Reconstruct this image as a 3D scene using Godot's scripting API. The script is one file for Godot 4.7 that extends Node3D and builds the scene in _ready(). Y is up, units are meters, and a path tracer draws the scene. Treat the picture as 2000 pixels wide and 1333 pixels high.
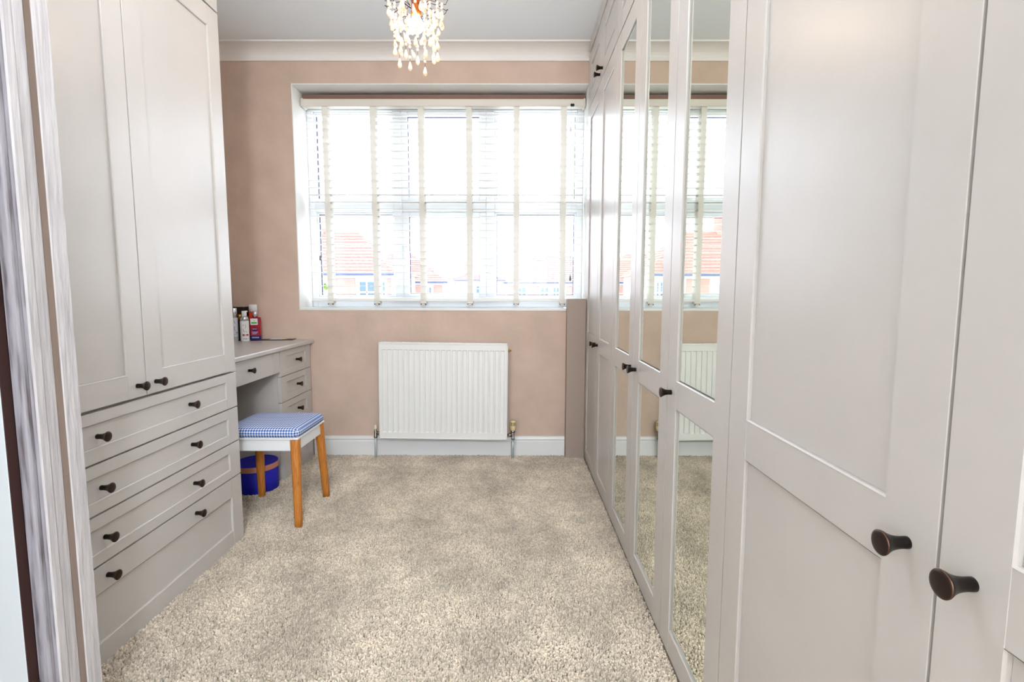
extends Node3D
# A fitted dressing room seen from its doorway end: wardrobes on both sides, a window with a wooden venetian blind.
# Camera stands at x = 0, z = 0; the window wall is at z = -3.163, the right doors at x = 0.443, the left doors at x = -1.141.

const BACK := -3.163
const CEIL := 2.475
const RX := 0.443
const LX := -1.141
const WALL_L := -1.78
const WALL_R := 1.06
const FRONT := 2.7
const DOORWALL := -1.0

var M := {}
var knob_mesh: ArrayMesh
var rng := RandomNumberGenerator.new()

# ------------------------------------------------------------------ mesh helpers
func begin(smooth := false) -> SurfaceTool:
	var s := SurfaceTool.new()
	s.begin(Mesh.PRIMITIVE_TRIANGLES)
	s.set_smooth_group(0 if smooth else -1)
	return s

func tri_n(s: SurfaceTool, a: Vector3, b: Vector3, c: Vector3, n: Vector3) -> void:
	# front faces run clockwise seen from outside, n points outside
	if (b - a).cross(c - a).dot(n) > 0.0:
		s.add_vertex(a); s.add_vertex(c); s.add_vertex(b)
	else:
		s.add_vertex(a); s.add_vertex(b); s.add_vertex(c)

func quad_n(s: SurfaceTool, a: Vector3, b: Vector3, c: Vector3, d: Vector3, n: Vector3) -> void:
	tri_n(s, a, b, c, n)
	tri_n(s, a, c, d, n)

func box(s: SurfaceTool, lo: Vector3, hi: Vector3, ch := 0.002, xf := Transform3D.IDENTITY) -> void:
	# a box with chamfered edges
	var m := (lo + hi) * 0.5
	var h := (hi - lo) * 0.5
	var c: float = min(ch, min(h.x, min(h.y, h.z)) * 0.9)
	var o := xf * m
	for ax in 3:
		var u := (ax + 1) % 3
		var v := (ax + 2) % 3
		for sg in [-1.0, 1.0]:
			var p := []
			for k in [[-1, -1], [1, -1], [1, 1], [-1, 1]]:
				var q := Vector3.ZERO
				q[ax] = h[ax] * sg
				q[u] = (h[u] - c) * k[0]
				q[v] = (h[v] - c) * k[1]
				p.append(xf * (m + q))
			var n := Vector3.ZERO
			n[ax] = sg
			quad_n(s, p[0], p[1], p[2], p[3], xf.basis * n)
		for su in [-1.0, 1.0]:
			for sv in [-1.0, 1.0]:
				var p := []
				for k in [[0, -1], [0, 1], [1, 1], [1, -1]]:
					var q := Vector3.ZERO
					q[ax] = (h[ax] - c) * k[1]
					q[u] = (h[u] - (c if k[0] == 1 else 0.0)) * su
					q[v] = (h[v] - (0.0 if k[0] == 1 else c)) * sv
					p.append(xf * (m + q))
				var n := Vector3.ZERO
				n[u] = su
				n[v] = sv
				quad_n(s, p[0], p[1], p[2], p[3], xf.basis * n)
	for sx in [-1.0, 1.0]:
		for sy in [-1.0, 1.0]:
			for sz in [-1.0, 1.0]:
				var k := Vector3(sx, sy, sz)
				var a := m + k * (h - Vector3(0, c, c))
				var b := m + k * (h - Vector3(c, 0, c))
				var d := m + k * (h - Vector3(c, c, 0))
				tri_n(s, xf * a, xf * b, xf * d, xf.basis * k)

func lathe(s: SurfaceTool, prof: Array, seg: int, xf := Transform3D.IDENTITY, cols := []) -> void:
	# prof: Vector2(radius, height) along local y
	for i in prof.size() - 1:
		var a: Vector2 = prof[i]
		var b: Vector2 = prof[i + 1]
		var nr := b.y - a.y
		var ny := -(b.x - a.x)
		for k in seg:
			var t0 := TAU * k / seg
			var t1 := TAU * (k + 1) / seg
			var tm := (t0 + t1) * 0.5
			var n := xf.basis * Vector3(cos(tm) * nr, ny, sin(tm) * nr)
			var p0 := xf * Vector3(cos(t0) * a.x, a.y, sin(t0) * a.x)
			var p1 := xf * Vector3(cos(t1) * a.x, a.y, sin(t1) * a.x)
			var p2 := xf * Vector3(cos(t1) * b.x, b.y, sin(t1) * b.x)
			var p3 := xf * Vector3(cos(t0) * b.x, b.y, sin(t0) * b.x)
			if cols.size() > 0:
				s.set_color(cols[i])
			if a.x > 1e-6:
				tri_n(s, p0, p1, p2 if b.x > 1e-6 else p3, n)
			if b.x > 1e-6:
				tri_n(s, p0, p2, p3, n)

func tube(s: SurfaceTool, pts: Array, r: float, seg := 6, closed := false) -> void:
	var n := pts.size()
	var rings := []
	for i in n:
		var a: Vector3 = pts[(i - 1 + n) % n] if (closed or i > 0) else pts[i]
		var b: Vector3 = pts[(i + 1) % n] if (closed or i < n - 1) else pts[i]
		var d := (b - a).normalized()
		var up := Vector3.UP if abs(d.y) < 0.9 else Vector3.RIGHT
		var u := d.cross(up).normalized()
		var v := u.cross(d)
		var ring := []
		for k in seg:
			var t := TAU * k / seg
			ring.append(pts[i] + (u * cos(t) + v * sin(t)) * r)
		rings.append(ring)
	for i in (n if closed else n - 1):
		var j := (i + 1) % n
		for k in seg:
			var k2 := (k + 1) % seg
			var c: Vector3 = (pts[i] + pts[j]) * 0.5
			var m: Vector3 = (rings[i][k] + rings[j][k2]) * 0.5
			quad_n(s, rings[i][k], rings[i][k2], rings[j][k2], rings[j][k], m - c)

func extrude(s: SurfaceTool, pts: Array, y0: float, y1: float) -> void:
	# pts: Vector2(x, z), a closed outline, pulled up from y0 to y1
	var area := 0.0
	for i in pts.size():
		var a: Vector2 = pts[i]
		var b: Vector2 = pts[(i + 1) % pts.size()]
		area += a.x * b.y - b.x * a.y
	for i in pts.size():
		var a: Vector2 = pts[i]
		var b: Vector2 = pts[(i + 1) % pts.size()]
		var n := Vector3(b.y - a.y, 0, -(b.x - a.x)) * signf(area)
		quad_n(s, Vector3(a.x, y0, a.y), Vector3(b.x, y0, b.y), Vector3(b.x, y1, b.y), Vector3(a.x, y1, a.y), n)
	var t := Geometry2D.triangulate_polygon(PackedVector2Array(pts))
	for i in range(0, t.size(), 3):
		var q := []
		for k in 3:
			q.append(pts[t[i + k]])
		tri_n(s, Vector3(q[0].x, y0, q[0].y), Vector3(q[1].x, y0, q[1].y), Vector3(q[2].x, y0, q[2].y), Vector3.DOWN)
		tri_n(s, Vector3(q[0].x, y1, q[0].y), Vector3(q[1].x, y1, q[1].y), Vector3(q[2].x, y1, q[2].y), Vector3.UP)

func run_x(s: SurfaceTool, prof: Array, x0: float, x1: float) -> void:
	# prof: Vector2(z, y), a closed outline, pulled from x0 to x1
	var ctr := Vector2.ZERO
	for p in prof:
		ctr += p / prof.size()
	var area := 0.0
	for i in prof.size():
		var a: Vector2 = prof[i]
		var b: Vector2 = prof[(i + 1) % prof.size()]
		area += a.x * b.y - b.x * a.y
	for i in prof.size():
		var a: Vector2 = prof[i]
		var b: Vector2 = prof[(i + 1) % prof.size()]
		var n := Vector3(0, -(b.x - a.x), b.y - a.y) * signf(area)
		quad_n(s, Vector3(x0, a.y, a.x), Vector3(x0, b.y, b.x), Vector3(x1, b.y, b.x), Vector3(x1, a.y, a.x), n)
	var t := Geometry2D.triangulate_polygon(PackedVector2Array(prof))
	for i in range(0, t.size(), 3):
		for e in [[x0, Vector3.LEFT], [x1, Vector3.RIGHT]]:
			var q := []
			for k in 3:
				q.append(Vector3(e[0], prof[t[i + k]].y, prof[t[i + k]].x))
			tri_n(s, q[0], q[1], q[2], e[1])

func put(called: String, s: SurfaceTool, mat: Material, parent: Node = self, smooth := true) -> MeshInstance3D:
	s.generate_normals()
	var m := s.commit()
	return put_mesh(called, m, mat, parent)

func put_mesh(called: String, m: Mesh, mat: Material, parent: Node = self) -> MeshInstance3D:
	var o := MeshInstance3D.new()
	o.name = numbered(called, parent)
	o.mesh = m
	o.material_override = mat
	o.cast_shadow = GeometryInstance3D.SHADOW_CASTING_SETTING_ON
	parent.add_child(o, true)
	return o

func numbered(called: String, parent: Node) -> String:
	if not parent.has_node(called):
		return called
	var k := 1
	while parent.has_node("%s_%03d" % [called, k]):
		k += 1
	return "%s_%03d" % [called, k]

func thing(called: String, label: String, category: String, at := Vector3.ZERO, turn := 0.0, group := "") -> Node3D:
	var o := Node3D.new()
	o.name = numbered(called, self)
	add_child(o, true)
	o.position = at
	o.rotation.y = turn
	tag(o, label, category, group)
	return o

func tag(o: Node, label: String, category := "", group := "") -> void:
	o.set_meta("label", label)
	if category:
		o.set_meta("category", category)
	if group:
		o.set_meta("group", group)

func struct(called: String, s: SurfaceTool, mat: Material, label := "", parent: Node = self) -> MeshInstance3D:
	var o := put(called, s, mat, parent)
	if parent == self:
		o.set_meta("kind", "structure")
	if label:
		o.set_meta("label", label)
	return o

# ------------------------------------------------------------------ materials
func mat(c: Color, rough := 0.6, metal := 0.0, spec := 0.5) -> StandardMaterial3D:
	var m := StandardMaterial3D.new()
	m.albedo_color = c
	m.roughness = rough
	m.metallic = metal
	m.metallic_specular = spec
	return m

func noise_tex(freq: float, seed_: int, ramp: Array, size := 512, oct := 4, normal := false, bump := 4.0) -> NoiseTexture2D:
	var n := FastNoiseLite.new()
	n.noise_type = FastNoiseLite.TYPE_SIMPLEX_SMOOTH
	n.frequency = freq
	n.seed = seed_
	n.fractal_octaves = oct
	var t := NoiseTexture2D.new()
	t.width = size
	t.height = size
	t.seamless = true
	t.noise = n
	if normal:
		t.as_normal_map = true
		t.bump_strength = bump
	elif ramp.size():
		var g := Gradient.new()
		g.offsets = PackedFloat32Array([0.0, 0.5, 1.0])
		g.colors = PackedColorArray(ramp)
		t.color_ramp = g
	return t

func tri(m: StandardMaterial3D, scale: float) -> StandardMaterial3D:
	m.uv1_triplanar = true
	m.uv1_world_triplanar = true
	m.uv1_scale = Vector3.ONE * scale
	return m

func make_materials() -> void:
	# fitted furniture: satin vinyl-wrapped boards, warm grey
	var cab := mat(Color(0.775, 0.752, 0.732), 0.31, 0.0, 0.5)
	cab.albedo_texture = noise_tex(0.006, 5, [Color(0.97, 0.97, 0.97), Color(0.99, 0.99, 0.99), Color(1, 1, 1)], 256, 3)
	cab.normal_enabled = true
	cab.normal_texture = noise_tex(0.05, 6, [], 256, 3, true, 1.2)
	cab.normal_scale = 0.06
	M.cab = tri(cab, 1.1)
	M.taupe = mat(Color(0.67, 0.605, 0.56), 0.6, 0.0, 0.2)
	M.kneehole_shade = mat(Color(0.40, 0.365, 0.335), 0.7, 0.0, 0.2)  # shade of the kneehole put into the back board colour
	M.carcass = mat(Color(0.72, 0.69, 0.66), 0.6)
	var wall := mat(Color(0.825, 0.735, 0.672), 0.9, 0.0, 0.2)
	wall.albedo_texture = noise_tex(0.008, 11, [Color(0.93, 0.93, 0.92), Color(0.97, 0.965, 0.96), Color(1, 1, 1)], 512, 5)
	wall.normal_enabled = true
	wall.normal_texture = noise_tex(0.06, 12, [], 512, 4, true, 2.0)
	wall.normal_scale = 0.18
	M.wall = tri(wall, 0.9)
	M.ceiling = mat(Color(0.93, 0.94, 0.95), 0.9, 0.0, 0.2)
	M.coving = mat(Color(0.92, 0.90, 0.88), 0.8, 0.0, 0.3)
	M.plaster = mat(Color(0.93, 0.925, 0.91), 0.7, 0.0, 0.3)
	M.gloss_white = mat(Color(0.92, 0.92, 0.915), 0.35)
	var worn := mat(Color(0.80, 0.785, 0.785), 0.55, 0.0, 0.3)
	worn.albedo_texture = noise_tex(0.02, 31, [Color(0.86, 0.85, 0.86), Color(0.95, 0.945, 0.95), Color(1, 1, 1)], 256, 4)
	worn.normal_enabled = true
	worn.normal_texture = noise_tex(0.05, 32, [], 256, 4, true, 6.0)
	worn.normal_scale = 0.3
	M.worn = tri(worn, 6.0)
	(M.worn as StandardMaterial3D).uv1_scale = Vector3(14, 0.7, 14)
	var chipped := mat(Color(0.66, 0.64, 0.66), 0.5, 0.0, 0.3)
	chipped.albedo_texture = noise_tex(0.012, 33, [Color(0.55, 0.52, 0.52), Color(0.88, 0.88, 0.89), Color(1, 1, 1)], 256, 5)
	M.chipped = tri(chipped, 5.0)  # chipped jamb paint, reused as shade tone on the strip beside it
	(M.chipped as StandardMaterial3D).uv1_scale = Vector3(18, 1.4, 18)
	M.step_shade = mat(Color(0.46, 0.40, 0.36), 0.8, 0.0, 0.2)  # shade on the architrave step put into the colour
	M.rebate = mat(Color(0.24, 0.17, 0.16), 0.8, 0.0, 0.2)  # dark brown carries the shade of the door gap
	M.leaf_paint = mat(Color(0.80, 0.82, 0.83), 0.4)
	M.upvc = mat(Color(0.93, 0.94, 0.95), 0.3)
	M.gasket = mat(Color(0.16, 0.14, 0.28), 0.7)
	M.slat = mat(Color(0.93, 0.925, 0.91), 0.45)
	M.rail = mat(Color(0.87, 0.845, 0.80), 0.5)
	var tape := mat(Color(0.90, 0.885, 0.85), 0.9, 0.0, 0.1)
	tape.backlight_enabled = true
	tape.backlight = Color(0.55, 0.54, 0.52)
	M.tape = tape
	M.rad = mat(Color(0.93, 0.925, 0.91), 0.32)
	M.bronze = mat(Color(0.85, 0.85, 0.85), 0.36, 0.75)
	M.bronze.vertex_color_use_as_albedo = true
	M.mirror = mat(Color(0.90, 0.915, 0.875), 0.015, 1.0)
	M.mirror_edge = mat(Color(0.10, 0.33, 0.29), 0.15)
	M.chrome = mat(Color(0.62, 0.62, 0.62), 0.22, 1.0)
	M.brass = mat(Color(0.72, 0.58, 0.30), 0.3, 1.0)
	M.cream = mat(Color(0.88, 0.80, 0.60), 0.4)
	M.dark = mat(Color(0.05, 0.05, 0.055), 0.5)
	M.copperpipe = mat(Color(0.72, 0.76, 0.76), 0.35, 0.2)
	var oak := mat(Color(0.80, 0.52, 0.22), 0.45)
	oak.albedo_texture = noise_tex(0.02, 41, [Color(0.74, 0.68, 0.6), Color(0.93, 0.9, 0.86), Color(1, 1, 1)], 256, 4)
	M.oak = tri(oak, 4.0)
	(M.oak as StandardMaterial3D).uv1_scale = Vector3(30, 2.5, 30)
	M.cushion = gingham()
	M.blue = mat(Color(0.04, 0.05, 0.62), 0.7)
	M.tan = mat(Color(0.76, 0.50, 0.40), 0.7)
	M.white = mat(Color(0.92, 0.92, 0.92), 0.4)
	M.silver = mat(Color(0.82, 0.83, 0.85), 0.18, 1.0)
	M.clear = mat(Color(0.9, 0.95, 0.96, 0.45), 0.08)
	M.clear.transparency = BaseMaterial3D.TRANSPARENCY_ALPHA
	M.crimson = mat(Color(0.62, 0.03, 0.15), 0.35)
	M.navy = mat(Color(0.03, 0.06, 0.36), 0.35)
	M.black = mat(Color(0.02, 0.02, 0.022), 0.3)
	M.orange = mat(Color(0.93, 0.22, 0.04), 0.35)
	M.green = mat(Color(0.10, 0.60, 0.12), 0.5)
	M.gold = mat(Color(0.85, 0.66, 0.30), 0.25, 1.0)
	M.pale_blue = mat(Color(0.55, 0.68, 0.85), 0.5)
	M.yellow = mat(Color(0.92, 0.80, 0.15), 0.5)
	M.redprint = mat(Color(0.62, 0.10, 0.20), 0.5)
	M.wire = mat(Color(0.20, 0.15, 0.17), 0.3, 0.8)
	M.copper = mat(Color(0.85, 0.47, 0.22), 0.25, 1.0)
	var bead := mat(Color(0.98, 0.93, 0.88), 0.12)
	bead.backlight_enabled = true
	bead.backlight = Color(0.95, 0.85, 0.75)
	M.bead = bead
	var bulb := mat(Color(1, 1, 1), 0.4)
	bulb.emission_enabled = true
	bulb.emission = Color(1.0, 0.86, 0.66)
	bulb.emission_energy_multiplier = 5.0
	M.bulb = bulb
	var dome := mat(Color(1, 1, 1), 0.4)  # glow used only by the added fill lamps
	dome.emission_enabled = true
	dome.emission = Color(0.98, 0.985, 1.0)
	dome.emission_energy_multiplier = 1.5
	M.dome = dome
	var glass := mat(Color(0.95, 0.98, 1.0, 0.04), 0.0)
	glass.transparency = BaseMaterial3D.TRANSPARENCY_ALPHA
	M.glass = glass
	var cf := mat(Color(0.62, 0.55, 0.48), 1.0, 0.0, 0.1)
	M.carpet_base = cf
	var tuft := mat(Color(1, 1, 1), 1.0, 0.0, 0.1)
	tuft.vertex_color_use_as_albedo = true
	M.tuft = tuft
	# outside
	var tile := mat(Color(0.62, 0.385, 0.345), 0.9)
	tile.albedo_texture = noise_tex(0.05, 51, [Color(0.7, 0.7, 0.7), Color(0.9, 0.9, 0.9), Color(1, 1, 1)], 256, 3)
	M.tile = tri(tile, 0.4)
	M.tile_grey = tri(mat(Color(0.48, 0.41, 0.40), 0.9), 0.4)
	(M.tile_grey as StandardMaterial3D).albedo_texture = tile.albedo_texture
	M.brick = mat(Color(0.66, 0.42, 0.38), 0.9)
	M.render = mat(Color(0.85, 0.85, 0.83), 0.9)
	M.gutter = mat(Color(0.18, 0.22, 0.34), 0.5)
	M.pane_far = mat(Color(0.22, 0.32, 0.38), 0.15)
	M.pale_ground = mat(Color(0.74, 0.74, 0.72), 1.0)  # pale concrete tone, lightened to bounce daylight up to the ceiling
	M.leaf = mat(Color(0.42, 0.55, 0.14), 0.7)
	M.bark = mat(Color(0.25, 0.19, 0.15), 0.9)

func gingham() -> StandardMaterial3D:
	var im := Image.create(64, 64, false, Image.FORMAT_RGB8)
	for y in 64:
		for x in 64:
			var a := 1 if x < 32 else 0
			var b := 1 if y < 32 else 0
			var c := Color(0.93, 0.93, 0.93)
			if a + b == 1:
				c = Color(0.58, 0.66, 0.82)
			elif a + b == 2:
				c = Color(0.20, 0.31, 0.60)
			var w := 0.96 + 0.04 * float((x + y) % 4) / 3.0
			im.set_pixel(x, y, Color(c.r * w, c.g * w, c.b * w))
	im.generate_mipmaps()
	var m := mat(Color(1, 1, 1), 0.95, 0.0, 0.1)
	m.albedo_texture = ImageTexture.create_from_image(im)
	m.uv1_triplanar = true
	m.uv1_triplanar_sharpness = 8.0
	m.uv1_scale = Vector3.ONE * (1.0 / 0.0118)
	return m

# ------------------------------------------------------------------ joinery
func make_knob_mesh() -> ArrayMesh:
	var prof := [Vector2(0, 0), Vector2(0.0071, 0), Vector2(0.0070, 0.004), Vector2(0.0069, 0.008), Vector2(0.0073, 0.0125), Vector2(0.0082, 0.017), Vector2(0.0096, 0.021), Vector2(0.0115, 0.0247), Vector2(0.0133, 0.0277), Vector2(0.0141, 0.0292), Vector2(0.0143, 0.0303), Vector2(0.0137, 0.0311), Vector2(0.0108, 0.0322), Vector2(0.006, 0.0329), Vector2(0, 0.0331)]
	var dk := Color(0.030, 0.020, 0.017)
	var fc := Color(0.055, 0.036, 0.030)
	var rim := Color(0.16, 0.075, 0.05)
	var cols := [dk, dk, dk, dk, dk, dk, dk, dk, dk, fc, rim, fc, fc, fc]
	var s := begin(true)
	lathe(s, prof, 28, Transform3D(Basis(Vector3.RIGHT, PI / 2), Vector3.ZERO), cols)
	s.generate_normals()
	return s.commit()

func knob(parent: Node, x: float, y: float) -> void:
	var k := put_mesh("knob", knob_mesh, M.bronze, parent)
	k.position = Vector3(x, y, 0.0)
	tag(k, "dark bronze flared knob")

func shaker(s: SurfaceTool, x0: float, x1: float, y0: float, y1: float, holes: Array, hx0: float, hx1: float, t: float, rec: float) -> void:
	# a framed board, front at z = 0, with recesses (ya, yb) between hx0 and hx1
	var c := 0.0007
	var b := 0.0022
	var F := Vector3(0, 0, 1)
	var rz := 0.0009
	# stiles
	quad_n(s, Vector3(x0 + c, y0 + c, 0), Vector3(hx0, y0 + c, 0), Vector3(hx0, y1 - c, 0), Vector3(x0 + c, y1 - c, 0), F)
	quad_n(s, Vector3(hx1, y0 + c, 0), Vector3(x1 - c, y0 + c, 0), Vector3(x1 - c, y1 - c, 0), Vector3(hx1, y1 - c, 0), F)
	# rails
	var ys := [y0 + c]
	for h in holes:
		ys.append(h[0]); ys.append(h[1])
	ys.append(y1 - c)
	for i in range(0, ys.size(), 2):
		quad_n(s, Vector3(hx0, ys[i], -rz), Vector3(hx1, ys[i], -rz), Vector3(hx1, ys[i + 1], -rz), Vector3(hx0, ys[i + 1], -rz), F)
		quad_n(s, Vector3(hx0, ys[i], 0), Vector3(hx0, ys[i + 1], 0), Vector3(hx0, ys[i + 1], -rz), Vector3(hx0, ys[i], -rz), Vector3(1, 0, 0))
		quad_n(s, Vector3(hx1, ys[i], 0), Vector3(hx1, ys[i + 1], 0), Vector3(hx1, ys[i + 1], -rz), Vector3(hx1, ys[i], -rz), Vector3(-1, 0, 0))
	# outer chamfer and edges
	var o := [Vector2(x0, y0), Vector2(x1, y0), Vector2(x1, y1), Vector2(x0, y1)]
	var inn := [Vector2(x0 + c, y0 + c), Vector2(x1 - c, y0 + c), Vector2(x1 - c, y1 - c), Vector2(x0 + c, y1 - c)]
	var out := [Vector3(0, -1, 0), Vector3(1, 0, 0), Vector3(0, 1, 0), Vector3(-1, 0, 0)]
	for i in 4:
		var j := (i + 1) % 4
		quad_n(s, Vector3(inn[i].x, inn[i].y, 0), Vector3(inn[j].x, inn[j].y, 0), Vector3(o[j].x, o[j].y, -c), Vector3(o[i].x, o[i].y, -c), out[i] + F)
		quad_n(s, Vector3(o[i].x, o[i].y, -c), Vector3(o[j].x, o[j].y, -c), Vector3(o[j].x, o[j].y, -t), Vector3(o[i].x, o[i].y, -t), out[i])
	quad_n(s, Vector3(x0, y0, -t), Vector3(x1, y0, -t), Vector3(x1, y1, -t), Vector3(x0, y1, -t), -F)
	for h in holes:
		var p := [Vector2(hx0, h[0]), Vector2(hx1, h[0]), Vector2(hx1, h[1]), Vector2(hx0, h[1])]
		var q := [Vector2(hx0 + b, h[0] + b), Vector2(hx1 - b, h[0] + b), Vector2(hx1 - b, h[1] - b), Vector2(hx0 + b, h[1] - b)]
		for i in 4:
			var j := (i + 1) % 4
			quad_n(s, Vector3(p[i].x, p[i].y, 0), Vector3(p[j].x, p[j].y, 0), Vector3(q[j].x, q[j].y, -b), Vector3(q[i].x, q[i].y, -b), F - out[i])
			quad_n(s, Vector3(q[i].x, q[i].y, -b), Vector3(q[j].x, q[j].y, -b), Vector3(q[j].x, q[j].y, -rec - 0.003), Vector3(q[i].x, q[i].y, -rec - 0.003), -out[i])

func front(parent: Node, called: String, x0: float, x1: float, y0: float, y1: float, st_l: float, st_r: float, holes: Array, mirror := false, knobs := []) -> MeshInstance3D:
	var s := begin()
	var t := 0.019
	var rec := 0.007
	shaker(s, x0 + 0.002, x1 - 0.002, y0, y1, holes, x0 + st_l, x1 - st_r, t, rec)
	var d := put(called, s, M.cab, parent)
	for h in holes:
		var b := 0.0022
		var lo := Vector3(x0 + st_l + b, h[0] + b, -rec - 0.004)
		var hi := Vector3(x1 - st_r - b, h[1] - b, -rec)
		var p := begin()
		if mirror:
			# bevelled silvered glass, with its green cut edge as a thin border behind it
			var m := begin()
			quad_n(m, Vector3(lo.x + 0.003, lo.y + 0.003, hi.z + 0.0004), Vector3(hi.x - 0.003, lo.y + 0.003, hi.z + 0.0004), Vector3(hi.x - 0.003, hi.y - 0.003, hi.z + 0.0004), Vector3(lo.x + 0.003, hi.y - 0.003, hi.z + 0.0004), Vector3(0, 0, 1))
			var a := [Vector3(lo.x + 0.003, lo.y + 0.003, hi.z + 0.0004), Vector3(hi.x - 0.003, lo.y + 0.003, hi.z + 0.0004), Vector3(hi.x - 0.003, hi.y - 0.003, hi.z + 0.0004), Vector3(lo.x + 0.003, hi.y - 0.003, hi.z + 0.0004)]
			var e := [Vector3(lo.x + 0.0015, lo.y + 0.0015, lo.z), Vector3(hi.x - 0.0015, lo.y + 0.0015, lo.z), Vector3(hi.x - 0.0015, hi.y - 0.0015, lo.z), Vector3(lo.x + 0.0015, hi.y - 0.0015, lo.z)]
			var pm := put("mirror_pane", m, M.mirror, d)
			tag(pm, "mirror glass")
			for i in 4:
				var j := (i + 1) % 4
				quad_n(p, a[i], a[j], e[j], e[i], Vector3(0, 0, 1))
			put("mirror_edge", p, M.mirror_edge, d)
		else:
			box(p, lo, hi, 0.0005)
			put("panel", p, M.cab, d)
	for k in knobs:
		knob(d, k.x, k.y)
	return d

func tall_unit(called: String, label: String, category: String, at: Vector3, turn: float, doors: Array, group := "") -> Node3D:
	# doors: [x0, x1, mirror?, knob x]
	var t := thing(called, label, category, at, turn, group)
	var w: float = doors[doors.size() - 1][1]
	var s := begin()
	box(s, Vector3(0.001, 0.0, -0.600), Vector3(w - 0.001, 2.114, -0.0205), 0.001)
	put("carcass", s, M.carcass, t)
	for d in doors:
		front(t, "door", d[0], d[1], 0.008, 2.113, 0.076, 0.078, [[0.078, 0.720], [0.797, 2.036]], d[2], [Vector2(d[3], 0.760)])
	return t

func top_unit(called: String, label: String, at: Vector3, turn: float, doors: Array, group := "") -> Node3D:
	var t := thing(called, label, "cupboard", at, turn, group)
	var w: float = doors[doors.size() - 1][1]
	var s := begin()
	box(s, Vector3(0.001, 0.0, -0.600), Vector3(w - 0.001, 0.300, -0.0205), 0.001)
	put("carcass", s, M.carcass, t)
	for d in doors:
		front(t, "door", d[0], d[1], 0.002, 0.300, 0.076, 0.078, [[0.079, 0.224]], false, [Vector2(d[2], 0.040)])
	return t

# ------------------------------------------------------------------ the scene
func _ready() -> void:
	rng.seed = 7
	# --- camera, sky, lights, exposure
	var cam := Camera3D.new()
	cam.name = "camera"
	cam.fov = 67.7
	cam.near = 0.05
	cam.far = 400.0
	cam.position = Vector3(0, 1.04, 0)
	cam.rotation_degrees = Vector3(-5.526, 0.176, 0.097)
	add_child(cam)
	cam.current = true

	var env := Environment.new()
	env.background_mode = Environment.BG_SKY
	var sm := ProceduralSkyMaterial.new()
	sm.sky_top_color = Color(0.89, 0.94, 1.0)
	sm.sky_horizon_color = Color(0.92, 0.955, 1.0)
	sm.ground_horizon_color = Color(0.80, 0.81, 0.80)
	sm.ground_bottom_color = Color(0.45, 0.45, 0.43)
	var sky := Sky.new()
	sky.sky_material = sm
	env.sky = sky
	env.background_energy_multiplier = SKY
	env.tonemap_mode = Environment.TONE_MAPPER_LINEAR
	env.tonemap_exposure = EXPO
	env.sdfgi_enabled = true
	env.ssao_enabled = true
	env.ssil_enabled = true
	var we := WorldEnvironment.new()
	we.name = "environment"
	we.environment = env
	add_child(we)

	make_materials()
	knob_mesh = make_knob_mesh()
	build_shell()
	build_window()
	build_blind()
	build_right_wardrobes()
	build_left_cabinet()
	build_desk()
	build_radiator()
	build_stool()
	build_toiletries()
	build_chandelier()
	build_fill_lamps()
	build_doorway()
	build_outside()
	build_carpet()

const SKY := 8.8
const EXPO := 1.12
const LANDING_FILL := 0.2  # strengths of the added, unseen fill lamps start here
const ROOM_FILL := 0.42
const REAR_FILL := 4.6
const PENDANT := 0.17

func omni(at: Vector3, c: Color, e: float, r: float, called: String, parent: Node = self) -> void:
	var l := OmniLight3D.new()
	l.name = called
	l.position = at
	l.light_color = c
	l.light_energy = e
	l.light_size = r
	l.omni_range = 12.0
	l.omni_attenuation = 2.0
	l.shadow_enabled = true
	parent.add_child(l, true)

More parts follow.
